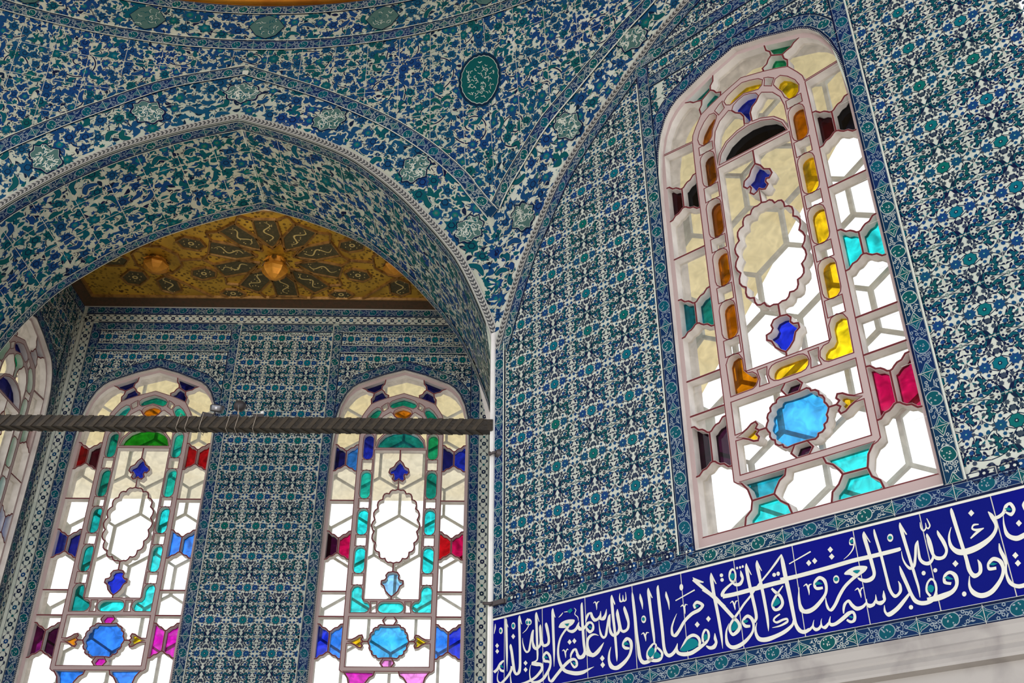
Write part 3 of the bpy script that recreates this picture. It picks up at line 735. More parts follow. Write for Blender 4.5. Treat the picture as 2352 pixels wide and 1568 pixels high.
for i in range(13):
    an = -PI*.62+PI*1.0*i/12
    prof.append((RC-.055-.075*math.cos(an)*1.0 if False else RC-.015-.10*math.sin(PI*i/12), 5.862+.17*i/12))
k2 = MB()
rings = [(RC+.02, 5.865), (RC-.025, 5.865), (RC-.05, 5.875), (RC-.068, 5.897), (RC-.070, 5.925), (RC-.06, 5.95), (RC-.075, 5.96), (RC-.10, 5.985), (RC-.112, 6.02), (RC-.10, 6.05), (RC-.08, 6.07), (RC+.02, 6.09)]
V = [(AX[0]+r*math.sin(2*PI*i/160), AX[1]+r*math.cos(2*PI*i/160), z+.006) for r, z in rings for i in range(160)]
F = [(j*160+i, j*160+(i+1) % 160, (j+1)*160+(i+1) % 160, (j+1)*160+i) for j in range(len(rings)-1) for i in range(160)]
o = mesh_obj('trim_3', V, F, M['goldrim'], smooth=True); tag(o, 'glossy gilded cornice ring at the foot of the dome', 'cornice', kind='structure')
rings = [(RC*math.cos(i*PI/2/12)+.01, 6.08+3.0*math.sin(i*PI/2/12)) for i in range(13)]
V = [(AX[0]+r*math.sin(2*PI*i/64), AX[1]+r*math.cos(2*PI*i/64), z) for r, z in rings for i in range(64)]
F = [(j*64+i, j*64+(i+1) % 64, (j+1)*64+(i+1) % 64, (j+1)*64+i) for j in range(len(rings)-1) for i in range(64)]
o = mesh_obj('ceiling_dome', V, F, M['dome'], smooth=True); tag(o, 'plain ochre dome above the gilded ring', 'ceiling', kind='structure')
# floor of the hall and the alcove
k = MB(); k.add([(-9, -12, -EYE), (6, -12, -EYE), (6, B+.05, -EYE), (-9, B+.05, -EYE)], [(0, 1, 2, 3)])
o = k.build('floor', M['floor']); tag(o, 'pale stone floor of the hall, below the picture', 'floor', kind='structure')

# ---- alcove walls
CL, CR, DZB = -2.80, -.745, -.083
WB_ = Acc(); ZC = 4.72
us = sorted(set(lin(XL, CL-.548, .06)+lin(CL-.548, CL+.548, .035)+lin(CL+.548, CR-.548, .06)+lin(CR-.548, CR+.548, .035)+lin(CR+.548, 0.02, .06)))
wl, wr_ = win_spans(CL, DZB, -EYE, ZC), win_spans(CR, DZB, -EYE, ZC)
columns(WB_, us, lambda u: wl(u) if u < -1.8 else wr_(u), .08, WHITE)
k_mid = lambda x, z: (x > -2.165) & (x < -1.385) & (z < 4.43)
k_low = lambda x, z: (z < WB+DZB-.12)
for c in range(-1, 5):
    for r_ in range(-1, 13):
        WB_.put(FIELD, (-2.049+c*.2393, 4.3752-r_*.2398), rnd.random()**1.5, k_mid)
def k_spand(cx): return lambda x, z: (np.abs(x-cx) < .548) & (z < 4.243) & (z > 3.4) & ~in_win(x, z, cx, DZB, .07)
for cx in (CL, CR):
    for i in range(-2, 3):
        for j in range(3): WB_.put(FIELD, (cx+i*.2396, 4.18-j*.24), rnd.random(), k_spand(cx))
        WB_.put(FIELD, (cx+i*.2396, 4.375), rnd.random(), lambda x, z: (np.abs(z-4.375) < .066) & (np.abs(x-cx) < .54))
    window_rim(WB_, cx, DZB)
wb = WB_.build('wall_back', back_pt, .0006)
tag(wb, 'tiled back wall of the alcove holding two stained glass windows', 'wall', kind='structure')
for cx in (CL, CR):
    border_obj(wb, back_pt, [[(cx-.594, .9), (cx-.594, 4.505)], [(cx+.594, .9), (cx+.594, 4.505)], [(cx-.594, 4.475), (cx+.594, 4.475)], [(cx-.56, 4.272), (cx+.56, 4.272)]], .078 , smooth=False)
    border_obj(wb, back_pt, [[tuple(q) for q in head_path(cx, DZB, .05)]], .075, smooth=False, dl=7)
    a_ = Acc()
    for p, q in (((cx-.634, .9), (cx-.634, 4.505)), ((cx+.634, .9), (cx+.634, 4.505)), ((cx-.55, 4.305), (cx+.55, 4.305)), ((cx-.55, 4.437), (cx+.55, 4.437)), ((cx-.55, 4.236), (cx+.55, 4.236))):
        a_.shape(ribbon([p, q], .006, 1), WHITE, 23)
    a_.build('white_fillet', back_pt, .0006, wb)
border_obj(wb, back_pt, [[(-2.165, 4.475), (-1.385, 4.475)]], .075, smooth=False)
border_obj(wb, back_pt, [[(XL+.04, 4.64), (0, 4.64)]], .075, smooth=False, label='dark tile border under the alcove ceiling')
border_obj(wb, back_pt, [[(XL+.02, 4.56), (0, 4.56)]], .08, [white_tile(.239, .08, 6)], smooth=False, name='white_tile_strip')
border_obj(wb, back_pt, [[(CL-.678, .9), (CL-.678, 4.56)], [(CR+.672, .9), (CR+.672, 4.56)]], .08, [white_tile(.239, .08, 7)], smooth=False, name='white_tile_strip')
# left wall of the alcove
CY4, DZ4 = 1.565, -.05
WL_ = Acc()
us = sorted(set(lin(0.0, CY4-.548, .06)+lin(CY4-.548, CY4+.548, .035)+lin(CY4+.548, B, .06)))
columns(WL_, us, win_spans(CY4, DZ4, -EYE, ZC), .08, WHITE)
for c in range(0, 6):
    for r_ in range(0, 14): WL_.put(FIELD, (1.0+c*.2396, 4.62-r_*.2398), rnd.random(), lambda y, z: ~in_win(y, z, CY4, DZ4, .06) & (y < B-.09) & (z > 3.3))
window_rim(WL_, CY4, DZ4)
wl_ = WL_.build('wall_left', left_pt, .0006)
tag(wl_, 'tiled side wall of the alcove at far left', 'wall', kind='structure')
border_obj(wl_, left_pt, [[(CY4+.59, .9), (CY4+.59, 4.30)], [(CY4-.59, .9), (CY4-.59, 4.30)]], .078, smooth=False)
border_obj(wl_, left_pt, [[tuple(q) for q in head_path(CY4, DZ4, .05)]], .075, smooth=False, dl=7)
border_obj(wl_, left_pt, [[(B-.045, .9), (B-.045, 4.6)]], .08, [white_tile(.239, .08, 8)], smooth=False, name='white_tile_strip')
border_obj(wl_, left_pt, [[(SD, 4.64), (B, 4.64)]], .075, smooth=False)
# right side wall of the alcove, hidden behind the pier
k = MB(); k.box((.16, (B+.0)/2+.05, 1.55), (.28, B-.1, 6.3))
o = k.build('wall_pier', M['marble_white']); tag(o, 'masonry pier between the alcove and the right wall', 'wall', kind='structure')

# ---- window reveals, lattices, glass
def inset(P, d):
    P = arr(P); n = len(P)
    A = .5*np.sum(P[:, 0]*np.roll(P[:, 1], -1)-np.roll(P[:, 0], -1)*P[:, 1])
    if A < 0: P = P[::-1]
    keepi = [i for i in range(n) if np.linalg.norm(P[i]-P[i-1]) > 1e-5]; P = P[keepi]; n = len(P)
    out = []
    for i in range(n):
        e1 = P[i]-P[i-1]; e2 = P[(i+1) % n]-P[i]; e1 /= np.linalg.norm(e1); e2 /= np.linalg.norm(e2)
        n1 = arr((-e1[1], e1[0])); n2 = arr((-e2[1], e2[0])); c = 1+n1@n2
        out.append(P[i]+(n1+n2)*d/max(c, .55))
    return arr(out)
def mir(P): return [(-x, z) for x, z in P][::-1]
CELLS = []     # (name, outline, colour key)
def cell(nm, P, key='clear', both=True):
    CELLS.append((nm, P, key+('R' if both and key != 'clear' else '')))
    if both: CELLS.append((nm, mir(P), key+('L' if key != 'clear' else '')))
OG = [(0, 0), (.020, .002), (.030, .012), (.040, .022), (.060, .026), (.074, .036), (.084, .046), (.096, .0495)]   # ogee from the corner to the waist
XO, XI = .528, .336; XM = (XO+XI)/2
def og_up(z, right=True): return [((XO-a if right else XI+a), z+b) for a, b in OG]
def og_dn(z, right=True): return [((XO-a if right else XI+a), z-b*1.1) for a, b in OG]
BUT = [(1.795, 2.045), (2.533, 2.757), (3.256, 3.485)]
for i, (zb, zt) in enumerate(BUT):
    cell('butterfly_pane', og_up(zb)+og_dn(zt)[::-1], 'b%do' % i); cell('butterfly_pane', og_up(zb, False)+og_dn(zt, False)[::-1], 'b%di' % i)
low = lambda z: og_dn(z, False)+og_dn(z)[::-1][1:]            # left to right, dipping to the waist
upp = lambda z: og_up(z)+og_up(z, False)[::-1][1:]            # right to left, rising
cell('clear_pane', low(2.045)+[(XO, 2.10), (XI, 2.10)])
cell('clear_pane', [(XI, 2.10), (XO, 2.10), (XO, 2.287), (XI, 2.287)])
cell('clear_pane', [(XI, 2.287), (XO, 2.287)]+upp(2.533))
cell('clear_pane', low(2.757)+[(XO, 3.008), (XI, 3.008)])
cell('clear_pane', [(XI, 3.008), (XO, 3.008)]+upp(3.256))
cell('clear_pane', low(3.485)+[(.523, 3.715), (.333, 3.70)])
cell('clear_pane', [(.333, 3.705), (.522, 3.72), (.49, 3.84), (.45, 3.92), (.40, 3.975), (.352, 4.005), (.318, 3.990), (.300, 3.972), (.272, 3.965), (.248, 3.955), (.252, 3.922), (.268, 3.90), (.262, 3.855), (.305, 3.785), (.326, 3.745)])
cell('butterfly_pane', [(.262, 3.855), (.268, 3.90), (.252, 3.922), (.246, 3.955), (.187, 3.992), (.168, 3.975), (.155, 3.95), (.128, 3.938), (.132, 3.912), (.2, 3.885)], 'ti')
cell('butterfly_pane', [(.246, 3.955), (.272, 3.965), (.300, 3.972), (.318, 3.990), (.352, 4.005), (.25, 4.05), (.16, 4.088), (.165, 4.045), (.184, 4.022), (.187, 3.992)], 'to')
h8 = [(.132, 3.912), (.128, 3.938), (.155, 3.95), (.168, 3.975), (.187, 3.992), (.184, 4.022), (.165, 4.045), (.16, 4.088), (.0, 4.138)]
cell('clear_pane', h8+mir(h8)[1:]+[(0, 3.955)], both=False)
cell('clear_pane', [(.312, 1.505), (XO, 1.505)]+upp(1.795)+[(XI, 1.72), (.322, 1.708), (.302, 1.70), (.276, 1.665), (.262, 1.61), (.272, 1.57), (.302, 1.545)])
cell('triangle_pane', [(.085, 1.712), (.095, 1.68), (.122, 1.665), (.147, 1.63), (.156, 1.612), (.262, 1.61), (.276, 1.665), (.302, 1.70), (.315, 1.712)], 'tu')
cell('triangle_pane', [(.156, 1.612), (.132, 1.575), (.10, 1.55), (.088, 1.505), (.312, 1.505), (.302, 1.545), (.272, 1.57), (.262, 1.61)], 'tl')
h9 = [(.088, 1.505), (.10, 1.55), (.132, 1.575), (.156, 1.612), (.147, 1.63), (.122, 1.665), (.095, 1.68), (.085, 1.712)]
cell('clear_pane', h9+mir(h9), both=False)
ZO = 1.9205
OC = [(.030, ZO+.118), (.066, ZO+.122), (.080, ZO+.114), (.084, ZO+.102), (.102, ZO+.100), (.116, ZO+.088), (.116, ZO+.070), (.130, ZO+.062), (.137, ZO+.046), (.134, ZO+.030), (.142, ZO+.018), (.149, ZO)]
OC = OC+[(x, 2*ZO-z) for x, z in OC[:-1][::-1]]
cell('octagon_pane', OC+mir(OC), 'oct', both=False)
HX = [(.028, 2.103), (.051, 2.073), (.030, ZO+.118)]
cell('hexagon_pane', HX+mir(HX), 'hxt', both=False)
cell('hexagon_pane', [(x, 2*ZO-z) for x, z in HX+mir(HX)], 'hxb', both=False)
LF = [(.302, ZO), (.265, ZO+.014), (.24, ZO+.026), (.218, ZO+.042), (.196, ZO+.046), (.188, ZO+.030), (.200, ZO+.014), (.184, ZO)]
cell('leaf_pane', LF+[(x, 2*ZO-z) for x, z in LF[::-1][1:-1]], 'lf')
q1 = [(.051, 2.073), (.028, 2.103), (.306, 2.103), (.306, ZO+.012)]+LF[1:]+OC[:12][::-1]
cell('clear_pane', q1); cell('clear_pane', [(x, 2*ZO-z) for x, z in q1])
def stad(x0, x1, z0, z1, n=6):
    r = (x1-x0)/2; c = (x0+x1)/2
    return [(c+r*math.cos(PI+PI*i/n), z0+r+r*math.sin(PI+PI*i/n)) for i in range(n+1)]+[(c+r*math.cos(PI*i/n), z1-r+r*math.sin(PI*i/n)) for i in range(n+1)]
CAP = [(2.42, 2.645), (2.722, 2.95), (3.018, 3.27), (3.352, 3.59)]
for i, (a, b) in enumerate(CAP): cell('capsule_pane', stad(.214, .306, a, b), 'c%d' % i)
HT = [(.303, 2.126), (.306, 2.30), (.290, 2.332), (.26, 2.343), (.23, 2.332), (.214, 2.30), (.214, 2.238), (.200, 2.219), (.175, 2.215), (.155, 2.195), (.150, 2.165), (.165, 2.138), (.185, 2.127)]
cell('heart_pane', HT, 'ht')
cell('capsule_pane', [(x, z) for z, x in stad(2.124, 2.217, -.102, .102)], 'bc', both=False)
for a, b in ((2.343, 2.42), (2.645, 2.722), (2.95, 3.018), (3.27, 3.352), (3.592, 3.634)): cell('clear_pane', [(.216, a-.008), (.304, a-.008), (.304, b+.008), (.216, b+.008)])
cell('clear_pane', [(.100, 2.126), (.154, 2.126), (.146, 2.165), (.154, 2.215), (.100, 2.215), (.106, 2.17)])
cell('capsule_pane', [(.304, 3.70), (.288, 3.747), (.252, 3.797), (.215, 3.828), (.184, 3.822), (.168, 3.790), (.184, 3.752), (.204, 3.715), (.214, 3.67), (.236, 3.640), (.272, 3.634), (.297, 3.66)], 'an')
CH = [(0, 3.838), (.04, 3.825), (.085, 3.812), (.110, 3.828), (.120, 3.86), (.096, 3.887), (.05, 3.907), (0, 3.922)]
cell('chevron_pane', CH+mir(CH)[1:-1], 'ch', both=False)
cell('clear_pane', [(.118, 3.815), (.160, 3.785), (.166, 3.80), (.182, 3.832), (.150, 3.86), (.124, 3.872), (.126, 3.85)])
UF = [(0, 3.354), (.026, 3.328), (.042, 3.295), (.072, 3.278), (.080, 3.248), (.062, 3.226), (.046, 3.232), (.040, 3.216), (.050, 3.192), (.032, 3.172), (.012, 3.180), (0, 3.192)]
cell('flower_pane', UF+mir(UF)[1:-1], 'uf', both=False)
DF = [(0, 2.440), (.034, 2.434), (.050, 2.412), (.044, 2.392), (.056, 2.376), (.080, 2.370), (.082, 2.345), (.060, 2.330), (.046, 2.292), (.022, 2.266), (0, 2.250)]
cell('flower_pane', DF+mir(DF)[1:-1], 'df', both=False)
MD = [(0, 2.505)]
NS = 9
for i in range(NS):
    for j in range(4):
        t_ = PI-(i+j/4)*PI/NS; s_ = math.sin((j/4)*PI)
        if i == 0 and j == 0: continue
        rx, rz = .166+.020*s_, .278+.020*s_
        x = rx*max(math.sin(t_), 0)**.85; z = 2.804+rz*math.cos(t_)
        MD.append((x, z))
MD.append((0, 3.103))
cell('medallion_pane', MD+mir(MD)[1:-1], 'clear', both=False)
XP = .209
cell('clear_pane', [(0, 2.226), (XP, 2.226), (XP, 3.445), (0, 3.445)]+UF+MD[::-1]+DF)
LU = [(.200, 3.457), (.178, 3.525), (.135, 3.575), (.07, 3.606), (0, 3.617)]
cell('lunette_pane', LU+mir(LU)[1:], 'lu', both=False)
TF = [(0, 3.626), (.022, 3.638), (.020, 3.69), (.035, 3.722), (.062, 3.742), (.082, 3.772), (.070, 3.800), (.04, 3.818), (0, 3.830)]
cell('flower_pane', TF+mir(TF)[1:-1], 'tf', both=False)
cell('clear_pane', [(.207, 3.458), (.186, 3.53), (.140, 3.585), (.07, 3.618), (.02, 3.627)]+TF[1:6]+[(.100, 3.785), (.16, 3.745), (.195, 3.69), (.209, 3.62)])

def lattice_mesh(name, outer, holes, y0, y1, mats, parent):
    cu = bpy.data.curves.new(name, 'CURVE'); cu.dimensions = '2D'; cu.fill_mode = 'BOTH'; cu.extrude = (y1-y0)/2
    for P in [outer]+holes:
        s = cu.splines.new('POLY'); s.points.add(len(P)-1); s.use_cyclic_u = True
        s.points.foreach_set('co', np.c_[arr(P), np.zeros(len(P)), np.ones(len(P))].ravel())
    ob = bpy.data.objects.new(name, cu); COL.objects.link(ob)
    dg = bpy.context.evaluated_depsgraph_get(); me = bpy.data.meshes.new_from_object(ob.evaluated_get(dg))
    bpy.data.objects.remove(ob); bpy.data.curves.remove(cu); me.name = name
    n = len(me.vertices); co = np.zeros(n*3, np.float32); me.vertices.foreach_get('co', co); co = co.reshape(-1, 3)
    c2 = np.c_[co[:, 0], (y0+y1)/2-co[:, 2], co[:, 1]]; me.vertices.foreach_set('co', c2.astype(np.float32).ravel())
    me.materials.clear()
    for m in mats: me.materials.append(m)
    if len(mats) > 1:
        for p in me.polygons: p.material_index = 1 if all(abs(c2[v][1]-y0) < 1e-4 for v in p.vertices) else 0
    me.update()
    o = bpy.data.objects.new(name, me); COL.objects.link(o); o.parent = parent
    return o
HOLE = [(.548, WB)]+HEAD+[(-x, z) for x, z in HEAD[::-1][1:]]+[(-.548, WB)]
NM = {'butterfly_pane': 'butterfly', 'triangle_pane': 'triangle'}
LAT = {}
def make_window(name, loc, rz, dz, cols, label):
    w = empty(name, loc); w.rotation_euler = (0, 0, rz); tag(w, label, 'window', kind='structure')
    D = lambda P: [(x, z+dz) for x, z in P]
    # plaster reveal
    k = MB(); O = D(HOLE); n = len(O); q = [(x*1.03, z+(.02 if z > 3+dz else -.02)) for x, z in O]
    V = [(x, -.003, z) for x, z in O]+[(x, .21, z) for x, z in O]+[(x, .21, z) for x, z in q]+[(x, .002, z) for x, z in q]
    F = [(j*n+i, j*n+(i+1) % n, ((j+1) % 4)*n+(i+1) % n, ((j+1) % 4)*n+i) for j in range(4) for i in range(n)]
    k.add(V, F); k.build('reveal', M['plaster'], w)
    if not LAT:
        holes = [inset(P, .0058) for _, P, _ in CELLS]
        LAT['o'] = lattice_mesh('plaster_lattice', HOLE, holes, .035, .098, [M['plaster'], M['rib']], w); lat = LAT['o']
        # red lines
        r = MB(); oc = arr(HOLE); od = np.concatenate([oc[i]+np.outer(np.linspace(0, 1, 40), oc[(i+1) % len(oc)]-oc[i]) for i in range(len(oc))])
        for _, P, _ in CELLS:
            P = inset(P, -.0004); m_ = len(P)
            near = [np.min(np.hypot(*(od-p).T)) < .028 for p in P]
            Q = inset(P, .0044)
            if len(Q) != m_: continue
            for i in range(m_):
                j = (i+1) % m_
                if near[i] and near[j]: continue
                a, b, c, d = P[i], P[j], Q[j], Q[i]
                r.add([(a[0], .034, a[1]), (b[0], .034, b[1]), (c[0], .034, c[1]), (d[0], .034, d[1])], [(0, 1, 2, 3)])
        LAT['r'] = r.build('red_outline', M['redline'], w); red = LAT['r']
        # clear glass in one mesh
        c = MB()
        for nm, P, key in CELLS:
            if key == 'clear': c.prism([(x, .080, z) for x, z in inset(P, .004)], (0, 1, 0), .004)
        LAT['c'] = c.build('clear_glass', GM['clear'], w); clr = LAT['c']
        for o in (lat, red, clr): o.location = (0, 0, dz)
    else:
        for key in 'orc':
            o = LAT[key].copy(); COL.objects.link(o); o.parent = w; o.location = (0, 0, dz)
    for nm, P, key in CELLS:
        if key == 'clear': continue
        ck = cols.get(key) or cols.get(key.rstrip('LR')) or 'clear'
        if ck == 'clear': word = 'clear'
        else: word = ck
        c = MB(); c.prism([(x, .080, z) for x, z in inset(P, .004)], (0, 1, 0), .004)
        o = c.build(nm, GM[ck], w); o.location = (0, 0, dz)
        names = {'tealblue': 'teal blue', 'ltblue': 'light blue', 'darkred': 'dark red', 'sky': 'sky blue', 'rust': 'rust brown'}
        o['label'] = '%s glass %s' % (names.get(word, word), nm.replace('_', ' '))
    # outer grille of stone honeycomb
    if 'g' not in LAT:
        outer = [(-.66, 1.30), (.66, 1.30), (.66, 4.35), (-.66, 4.35)]; holes = []
        for j in range(9):
            for i in range(-3, 4):
                cx = i*.355+(.1775 if j % 2 else 0); cz = 1.45+j*.325
                if abs(cx) < .62:
                    P = [(cx, cz+.206), (cx-.167, cz+.106), (cx-.167, cz-.106), (cx, cz-.206), (cx+.167, cz-.106), (cx+.167, cz+.106)]
                    holes.append([(max(-.645, min(.645, x)), z) for x, z in P])
        LAT['g'] = lattice_mesh('outer_grille', outer, holes, .235, .262, [M['grille']], w); g_ = LAT['g']
    else:
        g_ = LAT['g'].copy(); COL.objects.link(g_); g_.parent = w
    g_.location = (0, 0, dz)
    return w
both = lambda k_, a, b: {k_+'L': a, k_+'R': b}
c3 = dict(**both('b0o', 'maroon', 'crimson'), **both('b0i', 'maroon', 'crimson'), **both('b1o', 'tealblue', 'cyan'), **both('b1i', 'tealblue', 'cyan'), **both('b2o', 'darkred', 'black'), **both('b2i', 'black', 'darkred'),
          **both('ti', 'teal', 'emerald'), **both('to', 'teal', 'emerald'), tu='cyan', tl='cyan', tuR='cyan', tlR='cyan', tuL='tealblue', tlL='cyan', oct='sky', hxt='maroon', hxb='maroon', lfL='gold', lfR='gold',
          **both('c0', 'amber', 'gold'), **both('c1', 'amber', 'gold'), **both('c2', 'rust', 'gold'), **both('c3', 'rust', 'amber'), htL='amber', htR='yellow', bc='gold', anL='amber', anR='yellow', ch='yellow', uf='blue', df='blue', lu='black', tf='blue')
c1 = dict(**both('b0o', 'purple', 'magenta'), **both('b0i', 'maroon', 'magenta'), **both('b1o', 'blue', 'azure'), **both('b1i', 'navy', 'azure'), **both('b2o', 'red', 'red'), **both('b2i', 'darkred', 'red'),
          **both('ti', 'navy', 'navy'), **both('to', 'navy', 'navy'), tuL='azure', tuR='azure', tlL='azure', tlR='azure', oct='azure', hxt='magenta', hxb='magenta', lfL='orange', lfR='yellow',
          **both('c0', 'teal', 'cyan'), **both('c1', 'teal', 'cyan'), **both('c2', 'teal', 'cyan'), **both('c3', 'teal', 'cyan'), htL='teal', htR='cyan', bc='cyan', anL='cyan', anR='cyan', ch='teal', uf='blue', df='blue', lu='green', tf='orange')
c2 = dict(**both('b0o', 'blue', 'blue'), **both('b0i', 'azure', 'azure'), **both('b1o', 'maroon', 'crimson'), **both('b1i', 'crimson', 'red'), **both('b2o', 'navy', 'blue'), **both('b2i', 'azure', 'navy'),
          **both('ti', 'navy', 'navy'), **both('to', 'navy', 'navy'), tuL='magenta', tuR='pink', tlL='magenta', tlR='pink', oct='sky', hxt='clear', hxb='pink', lfL='gold', lfR='yellow',
          **both('c0', 'cyan', 'cyan'), **both('c1', 'cyan', 'cyan'), **both('c2', 'cyan', 'teal'), **both('c3', 'blue', 'emerald'), htL='cyan', htR='cyan', bc='cyan', anL='teal', anR='teal', ch='teal', uf='blue', df='ltblue', lu='tealblue', tf='orange')
c4 = dict(c1); c4.update({'lu': 'navy', 'c3L': 'emerald', 'c3R': 'emerald', 'c2L': 'emerald', 'c2R': 'emerald', 'tf': 'emerald', 'ch': 'navy', 'anL': 'emerald', 'anR': 'emerald', 'uf': 'amber', 'b2oL': 'emerald', 'b2iR': 'emerald'})
make_window('window_1', (CL, B, 0), 0, DZB, c1, 'left stained glass window of the alcove, with a green lunette')
make_window('window_2', (CR, B, 0), 0, DZB, c2, 'right stained glass window of the alcove, with a cyan lunette')
make_window('window_3', (CX2*CS, -CX2*SN, 0), -PSI, 0, c3, 'large stained glass window with amber border panes on the right wall')
make_window('window_4', (XL, CY4, 0), PI/2, DZ4, c4, 'stained glass window seen edge-on at the far left')
